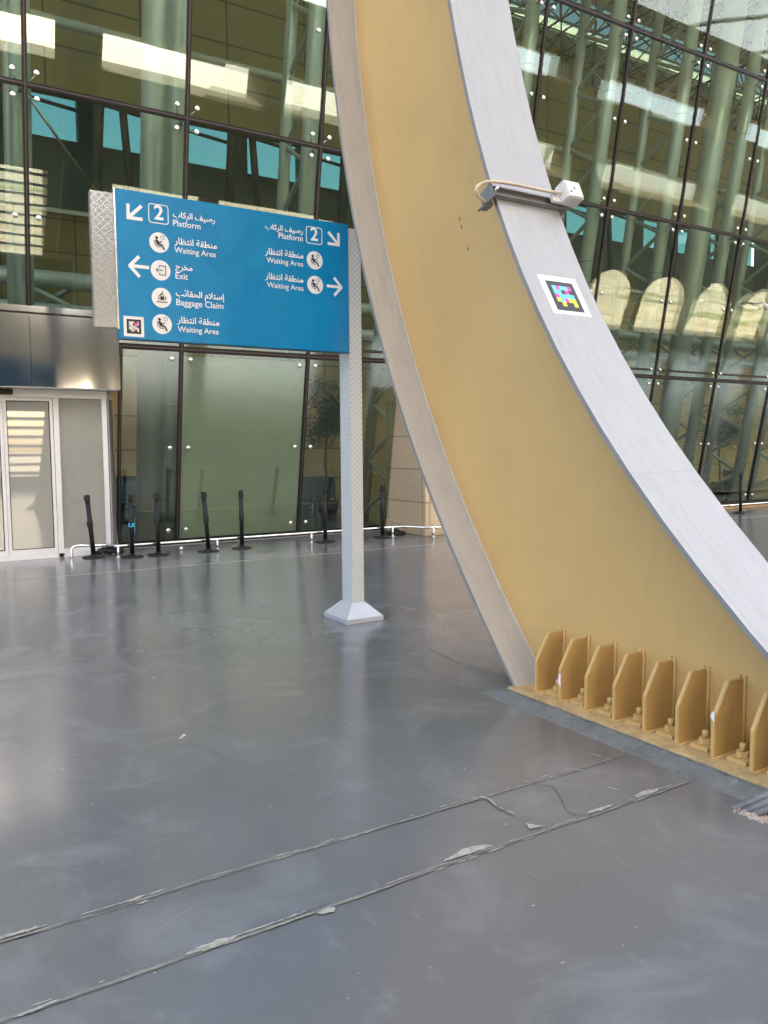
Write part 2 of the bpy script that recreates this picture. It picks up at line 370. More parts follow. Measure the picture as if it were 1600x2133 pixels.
for i in range(150):       # thin pale lips along both joints
    Y = YA if i % 2 else YB; x = rnd.uniform(-.2, 3.2); l = rnd.uniform(.02, .11); y = Y + rnd.choice((-.012, .010)) + rnd.uniform(-.002, .002)
    j.sheet([(x, y - .0015), (x + l * .5, y - .003), (x + l, y - .001), (x + l, y + .001), (x + l * .4, y + .003)], .0062 + i * .00001)
for i in range(20):        # pale lips along the cracks
    t = rnd.random(); P = [(2.28, -10.687), (2.301, -10.731), (2.281, -10.807), (2.298, -10.903)]; k = min(2, int(t * 3)); u = t * 3 - k
    x = P[k][0] + (P[k + 1][0] - P[k][0]) * u + .008; y = P[k][1] + (P[k + 1][1] - P[k][1]) * u
    j.sheet([(x, y), (x + .006, y + .008), (x + .004, y + .03), (x - .003, y + .02)], .0065 + i * .00001)
tag(j.build('bare_floor_patch', MT['bare'], recalc=False), kind='structure')
j = MB()
for i in range(420):       # little chips and dust specks
    x = rnd.uniform(-4.5, 5.5); y = rnd.uniform(-11.9, -3.5); s = rnd.uniform(.0012, .0042) * (1 if y < -8 else 1.8); a = rnd.uniform(0, 3); st = rnd.choice((1, 1, 1, 2.5))
    q = [(math.cos(a + k * 1.57) * s * (st if k % 2 == 0 else 1), math.sin(a + k * 1.57) * s * (st if k % 2 == 0 else 1)) for k in range(4)]
    j.sheet([(x + u, y + v) for u, v in q], .002)
for i in range(60):        # fine curved scratches
    x = rnd.uniform(-3.5, 5); y = rnd.uniform(-11.8, -6); a = rnd.uniform(-.5, .9); L_ = rnd.uniform(.04, .22); cv = rnd.uniform(-.6, .6); P = []
    for k in range(7): P.append((x, y)); x += math.cos(a) * L_ / 6; y += math.sin(a) * L_ / 6; a += cv / 6
    j.add([(p[0], p[1] - .0007, .0016) for p in P] + [(p[0], p[1] + .0007, .0016) for p in P], [(k, k + 1, 8 + k, 7 + k) for k in range(6)])
tag(j.build('paint_chips', MT['bare'], recalc=False), kind='stuff', label='small pale paint chips and specks scattered over the grey floor', cat='debris')
tag(MB().box(-30, 60, -2.512, -2.5, -.01, .0018).build('floor_line', MT['bare']), kind='structure')

# ------------------------------------------------------------------ far side of the concourse (mirrored in the glass)
hw = thing('concourse_wall', 'sand coloured concourse wall with slot windows facing the glass front', 'wall', (0, -25, 0))
W0, W1_, WX0, WX1 = -27.4, -25, -26, 95
def wall_box(mb, x0, x1, z0, z1): mb.box(x0, x1, W0 + 25, 0, z0, z1)
b_ = MB()
wall_box(b_, WX0, 6.45 - 12.5, 0, 4.85)
wall_box(b_, -6.05, 6.45, 0, .5); wall_box(b_, 6.45, 8.8, 0, 4.85); wall_box(b_, 8.8, 20.4, 0, .5); wall_box(b_, 13.12, 13.32, .5, 4.85); wall_box(b_, 20.4, 22.2, 0, 4.85)
wall_box(b_, 8.8, 13.12, 4.78, 4.85); wall_box(b_, 13.32, 20.4, 4.78, 4.85)
wall_box(b_, 22.2, WX1, 0, 1.0)
x = 22.2
while x < WX1 - 5:      # arcade
    arc = [(x + 4.7, 1.0)] + [(x + 2.475 + 2.225 * math.cos(a), 2.9 + 1.75 * math.sin(a) ** .8) for a in [i * math.pi / 14 for i in range(15)]] + [(x + .25, 1.0)]
    poly = [(x, 1.0), (x, 4.85), (x + 4.95, 4.85), (x + 4.95, 1.0)] + arc
    b_.prism([(px_, 0, pz) for px_, pz in poly], (0, -.7, 0)); x += 4.95
wall_box(b_, WX0, WX1, 4.85, 8.9)
def slots(z0, z1, zs, x0, period, wdt):
    if x0 is None: xs = [(-19.5, 5.8), (-12.3, 5.75), (-5.1, 5.5), (1.6, 6.1), (8.0, 7.1)] + [(16.0, 6.2), (23.6, 10.2), (35.8, 10.8), (48.0, 10.8), (60.2, 10.8), (72.4, 10.8)]
    else: xs = [(-15, 10.5), (-2.6, 10.5), (9.8, 10.5), (22.2, 10.5), (34.6, 10.7), (47.2, 10.9), (59.6, 10.8), (72, 10.8)]
    prev = WX0
    for x, wdt in xs:
        wall_box(b_, prev, x, zs, z1); prev = x + wdt
        s_ = MB(); s_.add([(x, W0 + 25, zs), (x, 0, zs), (x, 0, zs + .02), (x, W0 + 25, z0), (x + wdt, W0 + 25, zs), (x + wdt, 0, zs), (x + wdt, 0, zs + .02), (x + wdt, W0 + 25, z0)],
              [(0, 1, 2, 3), (4, 7, 6, 5), (0, 4, 5, 1), (1, 5, 6, 2), (2, 6, 7, 3), (0, 3, 7, 4)])
        s_.build('window_sill', MT['cream'], hw)
    wall_box(b_, prev, WX1, zs, z1)
slots(9.5, 10.5, 8.9, None, 7.15, 5.75)
wall_box(b_, WX0, WX1, 10.5, 13.35)
slots(13.85, 14.85, 13.35, 27.7 - 43, 7.15, 6.2)
wall_box(b_, WX0, WX1, 14.85, 18)
b_.build('wall', MT['hall_wall'], hw)
for k in range(11):
    z = .58 + k * .40
    MB().add([(-6.05, -.9, z - .02), (-6.05, -.35, z + .02), (-6.05, -.35, z + .12), (-6.05, -.9, z + .08), (6.45, -.9, z - .02), (6.45, -.35, z + .02), (6.45, -.35, z + .12), (6.45, -.9, z + .08)],
             [(0, 1, 2, 3), (4, 7, 6, 5), (0, 4, 5, 1), (1, 5, 6, 2), (2, 6, 7, 3), (3, 7, 4, 0)]).build('louvre_blade', MT['slat'], hw)
cn = thing('sunshade', 'unseen added translucent membrane canopy', 'sunshade')  # out of view, added to block direct sun and glow softly from above
mb = MB(); ncx = 40
vv = [(WX0 + (WX1 - WX0) * i / ncx, y_, 18 + z_) for i in range(ncx + 1) for y_, z_ in ((-28.5, .0), (-24, .35), (-19.8, .45), (-15.5, .35), (-11, 0))]
mb.add(vv, [(i * 5 + k, i * 5 + k + 1, i * 5 + k + 6, i * 5 + k + 5) for i in range(ncx) for k in range(4)], True); mb.build('membrane', MT['membrane'], cn, recalc=False)
mb = MB()
for i in range(0, ncx + 1, 2): X_ = WX0 + (WX1 - WX0) * i / ncx; mb.tube([(X_, -28.5, 17.9), (X_, -24, 18.25), (X_, -19.8, 18.35), (X_, -15.5, 18.25), (X_, -11, 17.9)], .12, 8)
mb.tube([(WX0, -11, 17.95), (WX1, -11, 17.95)], .15, 8); mb.build('sunshade_rib', MT['pipe'], cn)
tag(cn, 'unseen added canopy roof over the concourse', 'sunshade')

# ------------------------------------------------------------------ terminal building
X0, PW = 1.8515, 2.2984
ZT = [.061, 3.276, 6.714, 10.145, 13.58]
bd = thing('terminal_building', 'station terminal with a leaning glass front on steel trusses', 'building')
rp = random.Random(21)
def pane(x0, x1, z0, z1, mat, bolts=True, thick=.014, name='glass_pane'):
    w_ = [rp.uniform(-.006, .006) for _ in range(4)]      # panes are never quite in one plane
    o = MB().hexa([(x0, FY(z0, w_[0]), z0), (x1, FY(z0, w_[1]), z0), (x1, FY(z0, w_[1] + thick), z0), (x0, FY(z0, w_[0] + thick), z0),
                   (x0, FY(z1, w_[2]), z1), (x1, FY(z1, w_[3]), z1), (x1, FY(z1, w_[3] + thick), z1), (x0, FY(z1, w_[2] + thick), z1)]).build(name, mat, bd)
    return o
RB = Matrix.Rotation(math.pi / 2 + .1702, 3, 'X')    # lathe axis -> outward normal of the leaning glass
nrm = Vector((0, -CL, -SL))
RBm = nrm.to_track_quat('Z', 'Y').to_matrix()
bolt_src = MB().lathe([(0, .016), (.022, .016), (.036, .010), (.041, 0), (.041, -.004), (.014, -.004), (.014, -.09), (0, -.09)], 16, M=RBm)
bolt_me = bolt_src.build('glazing_bolt', MT['steel'])
bolt_mesh = bolt_me.data; bpy.data.objects.remove(bolt_me)
def bolts(p, x0, x1, z0, z1, lowoff=.17):
    for bx in (x0 + .155, x1 - .155):
        for bz in (z0 + lowoff, (z0 + z1) / 2, z1 - .16):
            o = bpy.data.objects.new('glazing_bolt', bolt_mesh); C.objects.link(o); o.parent = p; o.location = (bx, FY(bz, -.004), bz)
for i in range(-2, 11):
    x0 = X0 + i * PW; x1 = x0 + PW
    for r in range(4):
        z0, z1 = ZT[r], ZT[r + 1]
        g_ = .026
        if r == 0 and (x1 < 3.3 and x0 < 1.0): continue
        if r == 0 and 3 <= i <= 4: pass
        xx0 = x0
        if r == 0 and i == 0: xx0 = 3.19
        p = pane(xx0 + g_, x1 - g_, z0 + g_, z1 - g_, MT['glass'])
        if r == 0 and i == 1:
            pane_film = MB().hexa([(x0 + .03, FY(z0 + .03, .022), z0 + .03), (x1 - .03, FY(z0 + .03, .022), z0 + .03), (x1 - .03, FY(z0 + .03, .028), z0 + .03), (x0 + .03, FY(z0 + .03, .028), z0 + .03),
                 (x0 + .03, FY(z1 - .1, .022), z1 - .1), (x1 - .03, FY(z1 - .1, .022), z1 - .1), (x1 - .03, FY(z1 - .1, .028), z1 - .1), (x0 + .03, FY(z1 - .1, .028), z1 - .1)]).build('frosted_film', MT['film'], p)
        if -1 <= i <= 8 and r < 4 and not (r == 3 and i < 3): bolts(p, xx0 if i or r else x0, x1, z0, z1, .2 if r == 0 else .17)
# joints: black gaskets with a thin bronze lip
def vbar(x, z0, z1, w=.068):
    a, b_2 = -.016, .035
    o = MB().hexa([(x - w / 2, FY(z0, a), z0), (x + w / 2, FY(z0, a), z0), (x + w / 2, FY(z0, b_2), z0), (x - w / 2, FY(z0, b_2), z0),
                   (x - w / 2, FY(z1, a), z1), (x + w / 2, FY(z1, a), z1), (x + w / 2, FY(z1, b_2), z1), (x - w / 2, FY(z1, b_2), z1)]).build('mullion', MT['gasket'], bd)
    MB().hexa([(x - .008, FY(z0, a - .006), z0), (x + .008, FY(z0, a - .006), z0), (x + .008, FY(z0, a + .002), z0), (x - .008, FY(z0, a + .002), z0),
               (x - .008, FY(z1, a - .006), z1), (x + .008, FY(z1, a - .006), z1), (x + .008, FY(z1, a + .002), z1), (x - .008, FY(z1, a + .002), z1)]).build('gasket_lip', MT['gasket_lip'], o)
def hbar(z, x0, x1, w=.07):
    a, b_2 = -.012, .03
    o = MB().hexa([(x0, FY(z - w / 2, a), z - w / 2), (x1, FY(z - w / 2, a), z - w / 2), (x1, FY(z - w / 2, b_2), z - w / 2), (x0, FY(z - w / 2, b_2), z - w / 2),
                   (x0, FY(z + w / 2, a), z + w / 2), (x1, FY(z + w / 2, a), z + w / 2), (x1, FY(z + w / 2, b_2), z + w / 2), (x0, FY(z + w / 2, b_2), z + w / 2)]).build('transom', MT['gasket'], bd)
    MB().hexa([(x0, FY(z, a - .006), z - .008), (x1, FY(z, a - .006), z - .008), (x1, FY(z, a + .002), z - .008), (x0, FY(z, a + .002), z - .008),
               (x0, FY(z, a - .006), z + .008), (x1, FY(z, a - .006), z + .008), (x1, FY(z, a + .002), z + .008), (x0, FY(z, a + .002), z + .008)]).build('gasket_lip', MT['gasket_lip'], o)
for i in range(-2, 12):
    x = X0 + i * PW
    vbar(x, .05 if i > 0 else 3.276, 13.6)
vbar(3.17, .05, 3.27, .05)
XL, XR = X0 - 2 * PW, X0 + 11 * PW
for z in ZT[2:4]: hbar(z, XL, XR)
hbar(ZT[1], 3.15, XR, .09); hbar(ZT[1] + .16, 3.15, XR, .05); hbar(ZT[0], 3.15, XR, .10); hbar(13.6, XL, XR, .2)
MB().box(XL, XR, -.02, .25, -.2, .012).build('plinth', MT['alu_dark'], bd)
# spider arms at the glass nodes
for i in range(-1, 9):
    x = X0 + i * PW
    for z in ZT[1:4]:
        if z > 10 and i < 3: continue
        mb = MB(); ctr = (x - .03, FY(z, .24), z)
        for sx_ in (-1, 1):
            for sz in (-1, 1): mb.tube([ctr, (x + sx_ * .155, FY(z + sz * .165, .07), z + sz * .165)], .011, 6)
        mb.tube([ctr, (x - .03, FY(z, .34), z)], .03, 8)
        mb.build('spider_arm', MT['steel'], bd)
# trusses behind the glass
def truss(i, rear=True):
    x = X0 + i * PW; s = MB().tube([(x, FY(-.2, .43) + .0, -.2), (x, FY(13.5, .43), 13.5)], .145, 20).build('truss_chord', MT['pipe'], bd)
    for z in (2.4, 5.7, 9.1): MB().lathe([(.149, -.012), (.149, .012)], 20, c=(x, FY(z, .43), z)).build('weld_ring', MT['alu_dark'], s)
    if not rear: return
    MB().tube([(x, FY(-.2, 1.45), -.2), (x, FY(13.5, 1.45), 13.5)], .108, 16).build('truss_chord', MT['pipe'], bd)
    b2 = MB(); z = .3; up_ = 0
    pitch = 1.146
    while z < 13:
        b2.tube([(x, FY(z, 1.40), z), (x, FY(z + pitch / 2, .48), z + pitch / 2)], .045, 8, cap=False)
        b2.tube([(x, FY(z + pitch / 2, .48), z + pitch / 2), (x, FY(z + pitch, 1.40), z + pitch - .06)], .045, 8, cap=False); z += pitch
    b2.build('truss_brace', MT['pipe'], bd)
for i in range(-1, 11): truss(i, i != 1)
for x in (-9.9, 3.97, 17.6, 31):
    MB().tube([(x, FY(-.2, .95) , -.2), (x, FY(13.5, .95), 13.5)], .27, 32).build('large_column', MT['bigpipe'], bd)
MB().tube([(XL, 1.5, 4.60), (XR, 1.5, 4.60)], .15, 16).build('ring_tube', MT['pipe'], bd)
MB().tube([(XL, 1.5, 4.08), (XR, 1.5, 4.08)], .115, 16).build('ring_tube', MT['pipe'], bd)
MB().tube([(XL, 1.5, 8.95), (XR, 1.5, 8.95)], .085, 12).build('ring_tube', MT['pipe'], bd)
lb = MB(); x = XL
while x < XR - 1.2: lb.tube([(x, 1.5, 4.6), (x + 1.15, 1.5, 4.08)], .05, 8, cap=False); lb.tube([(x + .35, 1.9, 4.08), (x + 1.15, 1.9, 4.6)], .05, 8, cap=False); x += 1.15
lb.build('ring_brace', MT['pipe'], bd)
MB().tube([(1.93, -.95, 6.62), (3.197, 1.0, 6.107)], .022, 8).build('tie_rod', MT['steel'], bd)
# inside walls
MB().box(XL - 2, XR + 4, 2.5, 2.8, 8.21, 11.3).build('upper_inner_wall', MT['inner_tile'], bd)
MB().box(XL - 2, XR + 8, 8, 8.3, 0, 7.5).build('lower_inner_wall', MT['inner_tile'], bd)
MB().box(XL - 2, XR + 8, 7.9, 8.35, 7.5, 7.6).build('wall_coping', MT['alu'], bd)
MB().box(3.6, 12.5, 6.2, 6.5, 0, 3.2).build('waiting_room_wall', MT['inner_wood'], bd)
fwl = MB().box(XL - 2, XR + 14, 14, 14.4, 0, 11.45).box(XL - 2, XR + 14, 14, 14.4, 13.35, 14.2)
x = XL - 2
while x < XR + 14: fwl.box(x, x + .55, 14.02, 14.38, 11.45, 13.35); x += 2.6
fwl.build('far_wall', MT['green_wall'], bd)
MB().box(XL - 2, XR + 14, 14.15, 14.17, 11.45, 13.35).build('clerestory_glass', MT['teal_glass'], bd)
dt = MB(); x = XL
while x < XR + 12:
    dt.tube([(x, 12, 9), (x + .35, 12, 14)], .16, 10); dt.tube([(x + 1.1, 12, 9), (x + .75, 12, 14)], .12, 10); dt.tube([(x, 12, 12), (x + 4.2, 12, 11.6)], .06, 8); x += 4.2
dt.build('far_truss', MT['dark_truss'], bd)
# roof slab with glazed strips added to light the interior, space frame under it
MB().box(XL - 3, XR + 14, -4.6, -.9, 13.75, 14.1).box(XL - 3, XR + 14, .4, 3.0, 13.75, 14.1).box(XL - 3, XR + 14, 5.2, 14.6, 14.2, 14.5).build('roof', MT['soffit'], bd)  # front eave lengthened to keep sun off the upper inner wall
for xe in (XL - 3.2, XR + 14): MB().box(xe, xe + .2, .3, 14, 0, 13.7).build('end_wall', MT['green_wall'], bd)
MB().box(XL - 3, XR + 14, -.9, .4, 13.8, 13.82).box(XL - 3, XR + 14, 3.0, 5.2, 14.25, 14.27).build('added_rooflight_glass', MT['added_roof_glass'], bd)  # added openings that bring sky light down onto the trusses
sf = MB(); nx = 26; sx_, sy_ = 1.25, 1.25
for a in range(nx):
    for b3 in range(5):
        X, Y = 8 + a * sx_, -1.2 + b3 * sy_
        Z1, Z0 = 13.3, 12.3
        if X > 26.5: continue
        for (u, v) in ((1, 0), (0, 1)):
            sf.tube([(X, Y, Z1), (X + u * sx_, Y + v * sy_, Z1)], .028, 5, cap=False)
            sf.tube([(X + .6, Y + .6, Z0), (X + .6 + u * sx_, Y + .6 + v * sy_, Z0)], .028, 5, cap=False)
        for (u, v) in ((0, 0), (1, 0), (0, 1), (1, 1)): sf.tube([(X + u * sx_, Y + v * sy_, Z1), (X + .6, Y + .6, Z0)], .022, 5, cap=False)
sf.build('space_frame', MT['dark_truss'], bd)

# ------------------------------------------------------------------ entrance vestibule with sliding door
ve = thing('entrance_vestibule', 'white framed entrance with sliding glass doors under a mirror steel fascia', 'entrance')
xs = [-1.95, -.67, .58, 1.83, 3.10]
for a, b4 in zip(xs[:-1], xs[1:]): MB().box(a + .003, b4 - .003, -.80, -.45, 2.58, 3.63).build('fascia_panel', MT['mirror'], ve, bevel=.006)
MB().box(-1.95, 3.09, -.79, -.46, 3.63, 3.66).build('fascia_cap', MT['gasket'], ve)
MB().box(-1.95, 3.08, -.775, -.45, 3.66, 3.75).build('fascia_ledge', MT['mirror'], ve)
MB().box(-1.95, 3.09, -.78, -.0, 2.565, 2.578).build('soffit_panel', MT['alu'], ve)
MB().box(-1.95, 2.95, -.50, -.42, 2.44, 2.563).build('header', MT['alu'], ve)
for x0, x1 in ((-1.2, -1.12), (.02, .10), (2.155, 2.235), (2.87, 2.945)): MB().box(x0, x1, -.49, -.42, 0, 2.44).build('door_post', MT['alu'], ve, bevel=.004)
MB().box(-1.95, 2.95, -.49, -.4, .0, .06).build('threshold', MT['alu'], ve)
def leaf(x0, x1, y):
    f = MB().box(x0, x0 + .045, y, y + .045, .062, 2.436).box(x1 - .045, x1, y, y + .045, .062, 2.436).box(x0 + .045, x1 - .045, y, y + .045, 2.39, 2.436).box(x0 + .045, x1 - .045, y, y + .045, .062, .15)
    f = f.build('door_leaf', MT['alu'], ve)
    MB().box(x0 + .045, x0 + .056, y + .01, y + .03, .15, 2.39).box(x1 - .056, x1 - .045, y + .01, y + .03, .15, 2.39).box(x0 + .056, x1 - .056, y + .01, y + .03, 2.379, 2.39).box(x0 + .056, x1 - .056, y + .01, y + .03, .15, .161).build('glazing_bead', MT['gasket'], f)
    MB().box(x0 + .058, x1 - .058, y + .015, y + .028, .163, 2.377).build('glass', MT['door_glass'], f)
leaf(1.46, 2.15, -.475); leaf(.76, 1.455, -.475); leaf(.10, .75, -.47)
f = MB().box(2.237, 2.868, -.45, -.44, .062, .13).build('side_light', MT['alu'], ve)
MB().box(2.237, 2.868, -.452, -.438, .132, 2.44).build('glass', MT['door_glass'], f)
def qb(p, q_, z0, z1, t, name, mat, par):
    d = Vector((q_[0] - p[0], q_[1] - p[1], 0)).normalized(); n_ = Vector((d.y, -d.x, 0)) * t
    a = [Vector((p[0], p[1], z0)), Vector((q_[0], q_[1], z0)), Vector((q_[0], q_[1], z0)) - n_, Vector((p[0], p[1], z0)) - n_]
    return MB().hexa(a + [v + Vector((0, 0, z1 - z0)) for v in a]).build(name, mat, par)
A_, B_ = Vector((2.952, -.46, 0)), Vector((3.155, -.03, 0)); dd = B_ - A_
qb(A_ + dd * .02, A_ + dd * .12, 0, 2.56, .05, 'corner_post', MT['alu_dark'], ve)
qb(A_ + dd * .13, A_ + dd * .3, 0, 2.52, .05, 'corner_post', MT['alu'], ve)
qb(A_ + dd * .9, B_, 0, 2.52, .05, 'corner_post', MT['alu'], ve)
qb(A_ + dd * .3, A_ + dd * .9, .1, 2.45, .02, 'return_glass', MT['door_glass'], ve)
qb(A_ + dd * .3, A_ + dd * .9, 0, .1, .05, 'return_rail', MT['alu'], ve)
qb(A_ + dd * .3, A_ + dd * .9, 2.45, 2.52, .05, 'return_rail', MT['alu'], ve)
MB().box(1.08, 1.60, -.58, -.505, 2.47, 2.555).build('door_sensor', MT['black_plastic'], ve, bevel=.012)
MB().box(-1.95, 2.9, .25, .3, 0, 2.5).build('vestibule_back', MT['film'], ve)

sp = thing('stone_pier', 'cream stone block pier beside the glass front behind the girder', 'pier', (9, -.7, 0))
MB().box(-.6, 5.4, -.7, .66, .22, 2.56).build('stone_block', MT['stone'], sp)
MB().box(-.63, 5.43, -.73, .66, 0, .22).build('plinth', MT['stone'], sp, bevel=.01)

# ------------------------------------------------------------------ curved girder
KW = [0.010839922644178001, -0.1990248721355116, 1.4072618473821776, -12.206308563672117]
KE = [0.00341365477211236, -0.09936996097845516, 0.9084948513965564, -9.621308928356926]
def cub(k, z): return ((k[0] * z + k[1]) * z + k[2]) * z + k[3]
def dcub(k, z): return (3 * k[0] * z + 2 * k[1]) * z + k[2]
def curve(k, z, zt):
    if z <= zt: return cub(k, z), dcub(k, z)
    d = z - zt; return cub(k, zt) + dcub(k, zt) * d - .045 * d * d, dcub(k, zt) - .09 * d
ZS = [.055] + [.25 * i for i in range(1, 56)]
cE = [(curve(KE, z, 5.5)[0], z, curve(KE, z, 5.5)[1]) for z in ZS]
cW = [(curve(KW, z, 4.7)[0], z, curve(KW, z, 4.7)[1]) for z in ZS]
ga = thing('curved_girder', 'tall curved steel girder with an ochre web between grey-white flanges', 'girder', (3.75, -10.8, 0))
O3 = Vector((3.75, -10.8, 0))
def G(mb, name, mat, bevel=0, parent=None):      # build in world coordinates, then hang under the girder
    mb.v = [(x - O3.x, y - O3.y, z - O3.z) for x, y, z in mb.v]; return mb.build(name, mat, parent or ga, bevel)
TW, HW = .015, .28
n = len(ZS)
wb = MB()
vs = [(3.75 - TW, e[0] + .001, e[1]) for e in cE] + [(3.75 - TW, q_[0] + .02, q_[1]) for q_ in cW] + [(3.75 + TW, e[0] + .001, e[1]) for e in cE] + [(3.75 + TW, q_[0] + .02, q_[1]) for q_ in cW]
fs = []
for i in range(n - 1): fs += [(i, i + 1, n + i + 1, n + i), (2 * n + i, 3 * n + i, 3 * n + i + 1, 2 * n + i + 1)]
fs += [(0, n, 3 * n, 2 * n), (n - 1, 3 * n - 1, 4 * n - 1, 2 * n - 1)]
wb.add(vs, fs, True); G(wb, 'web', MT['ochre'])
def flange(c, thick, sgn, matf, mate):
    # face = traced curve, thickness sgn*thick along the in-plane normal
    a, b5 = [], []
    for (y, z, s) in c:
        l = math.hypot(1, s); ny, nz = 1 / l, -s / l
        a.append((y, z)); b5.append((y + ny * thick * sgn, max(.055, z + nz * thick * sgn)))
    mb = MB(); vs = []
    for x in (3.75 - HW, 3.75 + HW):
        vs += [(x, y, z) for y, z in a] + [(x, y, z) for y, z in b5]
    F = [];
    for i in range(n - 1):
        F += [(i, i + 1, 2 * n + i + 1, 2 * n + i), (n + i, 3 * n + i, 3 * n + i + 1, n + i + 1), (i, n + i, n + i + 1, i + 1), (2 * n + i, 2 * n + i + 1, 3 * n + i + 1, 3 * n + i)]
    F += [(0, 2 * n, 3 * n, n), (n - 1, 2 * n - 1, 4 * n - 1, 3 * n - 1)]
    mb.add(vs, F)
    o = G(mb, 'flange', [matf, mate])
    for p in o.data.polygons:
        if abs(p.normal.x) > .9: p.material_index = 1
        else: p.use_smooth = True
    o.data.set_sharp_from_angle(angle=.6)
    return o
fo = flange(cE, .03, 1, MT['beige_steel'], MT['edge_steel']); fo['label'] = 'weathered beige flange on the far side'
fo = flange(cW, .03, 1, MT['white_steel'], MT['edge_steel']); fo['label'] = 'white flange facing the viewer'
# weld beads along both web edges
for c, dy in ((cE, -.006), (cW, .036)):
    mb = MB(); mb.tube([(3.75 - TW, y + dy, z) for y, z, s in c], .008, 6); G(mb, 'weld_bead', MT['beige_steel'] if dy < 0 else MT['ochre'])
def rough_edge(c, x, seed):
    rr = random.Random(seed); mb = MB()
    for k in range(46):
        z = rr.uniform(.2, 5.6); y, s = curve(c[0], z, c[1]); l = rr.uniform(.01, .05); mb.box(x - .003, x - .0008, y + c[2] - .006, y + c[2] + .006, z, z + l)
    return mb
G(MB().box(3.43, 4.07, -12.4, -9.53, .028, .055), 'base_plate', MT['ochre_dirty'], .004)
def HEX(r, z0, z1, cx, cy):
    p = [(cx + r * math.cos(k * math.pi / 3 + .3), cy + r * math.sin(k * math.pi / 3 + .3), z0) for k in range(6)]
    return MB().prism(p, (0, 0, z1 - z0))
for side in (-1, 1):
    for k in range(12):
        y = -9.735 - .2185 * k
        pts = [(3.75 + side * q_, z) for q_, z in ((TW, .055), (.255, .055), (.255, .265), (.15, .437), (TW, .437))]
        mb = MB().prism([(x, y - .0125, z) for x, z in pts], (0, .025, 0)); st = G(mb, 'stiffener', MT['ochre'], .004)
        x = 3.75 + side * (TW + .004)
        G(MB().tube([(x, y - .016, .06), (x, y - .016, .45)], .010, 6).tube([(x, y + .016, .06), (x, y + .016, .45)], .010, 6).tube([(3.75 + side * .03, y - .016, .058), (3.75 + side * .25, y - .016, .058)], .007, 6), 'weld_bead', MT['ochre'], 0, st)
        if k < 11:
            bx, by = 3.75 + side * .16, y - .109
            bo = G(MB().box(bx - .055, bx + .055, by - .055, by + .055, .055, .078), 'anchor_bolt', MT['ochre'], .002)
            G(HEX(.033, .08, .110, bx, by), 'nut', MT['ochre'], 0, bo)
            G(MB().lathe([(0, .110), (.017, .110), (.017, .146), (.014, .150), (0, .150)], 14, c=(bx, by, 0)), 'bolt_end', MT['ochre'], 0, bo)
chipm = MT['white_paper']
for y, z0, z1 in ((-9.9535, .15, .235), (-11.046, .245, .30)):
    rr = random.Random(3); mb = MB(); P = [(3.4935, y + rr.uniform(-.012, -.008), z0), (3.4935, y + .010, z0 + .02), (3.4935, y + .012, (z0 + z1) / 2), (3.4935, y + .003, z1), (3.4935, y - .011, z1 - .006), (3.4935, y - .010, (z0 + z1) / 2)]
    mb.prism(P, (-.001, 0, 0)); G(mb, 'chipped_paint', chipm)
for (y, z) in ((-8.62, 3.34), (-8.64, 3.28), (-8.72, 3.1)):
    G(MB().prism([(3.734, y, z), (3.734, y + .012, z + .004), (3.734, y + .015, z + .035), (3.734, y + .004, z + .02)], (-.001, 0, 0)), 'paint_scratch', MT['dark_truss'])
# sloping grout skirt
gr = MB().hexa([(3.30, -12.5, 0), (4.2, -12.5, 0), (4.2, -9.42, 0), (3.30, -9.42, 0), (3.405, -12.42, .04), (4.10, -12.42, .04), (4.10, -9.515, .04), (3.405, -9.515, .04)])
gr.f = gr.f[2:]      # open under the plate
gr.add([(3.405, -12.42, .04), (3.44, -12.42, .04), (3.44, -9.515, .04), (3.405, -9.515, .04)], [(0, 1, 2, 3)])
me_g = gr.build('grout_bed', MT['grout'])
tag(me_g, 'grey painted grout bed sloping out under the ochre base plate', 'grout bed')
bm = bmesh.new(); bm.from_mesh(me_g.data); bmesh.ops.subdivide_edges(bm, edges=[e for e in bm.edges if e.calc_length() > 1], cuts=120, use_grid_fill=True)
rr = random.Random(8)
for v in bm.verts:
    if v.co.z < .001: v.co.x += rr.uniform(-.006, .006)
    elif v.co.x < 3.42: v.co.x += rr.uniform(-.004, .004); v.co.z += rr.uniform(-.003, .002)
bm.to_mesh(me_g.data); bm.free()

# things fixed to the white flange: local frame (u along x, v up the flange, n outwards)
def ff(z):
    y, s = curve(KW, z, 4.7); l = math.hypot(1, s)
    return Matrix(((1, 0, 0, 3.75), (0, s / l, -1 / l, y), (0, 1 / l, s / l, z), (0, 0, 0, 1)))   # columns: x, up, out
def flat(mb, pts, n0, n1=None):
    return mb.prism([(u, v, n0) for u, v in pts], (0, 0, (n1 or n0 + .001) - n0))
for z_, wd in ((1.50, .006), (5.2, .006)):
    sm_ = ff(z_); o = MB().box(-.2805, .2805, -wd / 2, wd / 2, -.002, .0012).build('weld_seam', MT['white_steel'], ga); o.matrix_local = Matrix.Translation(-O3) @ sm_
def sticker(name, label, M, S, cols, mats, skew=0):
    o = thing(name, label, 'sticker'); o.matrix_world = M
    sk = lambda pts: [(u + v * skew, v) for u, v in pts]
    q = lambda h: sk([(-h, -h), (h, -h), (h, h), (-h, h)])
    flat(MB(), q(S / 2), .001, .002).build('backing', MT['white_paper'], o)
    flat(MB(), q(S * .355), .0025, .0032).build('black_square', MT['black_ink'], o)
    a = S * .50 / 5
    for r, row in enumerate(cols):
        for c_, ch in enumerate(row):
            if ch != 'K':
                u0 = -S * .25 + c_ * a; v0 = S * .25 - (r + 1) * a
                flat(MB(), sk([(u0, v0), (u0 + a, v0), (u0 + a, v0 + a), (u0, v0 + a)]), .0036, .0042).build('coloured_square', mats[ch], o)
    return o
Mt = ff(2.61); Mt.translation.x = 3.758
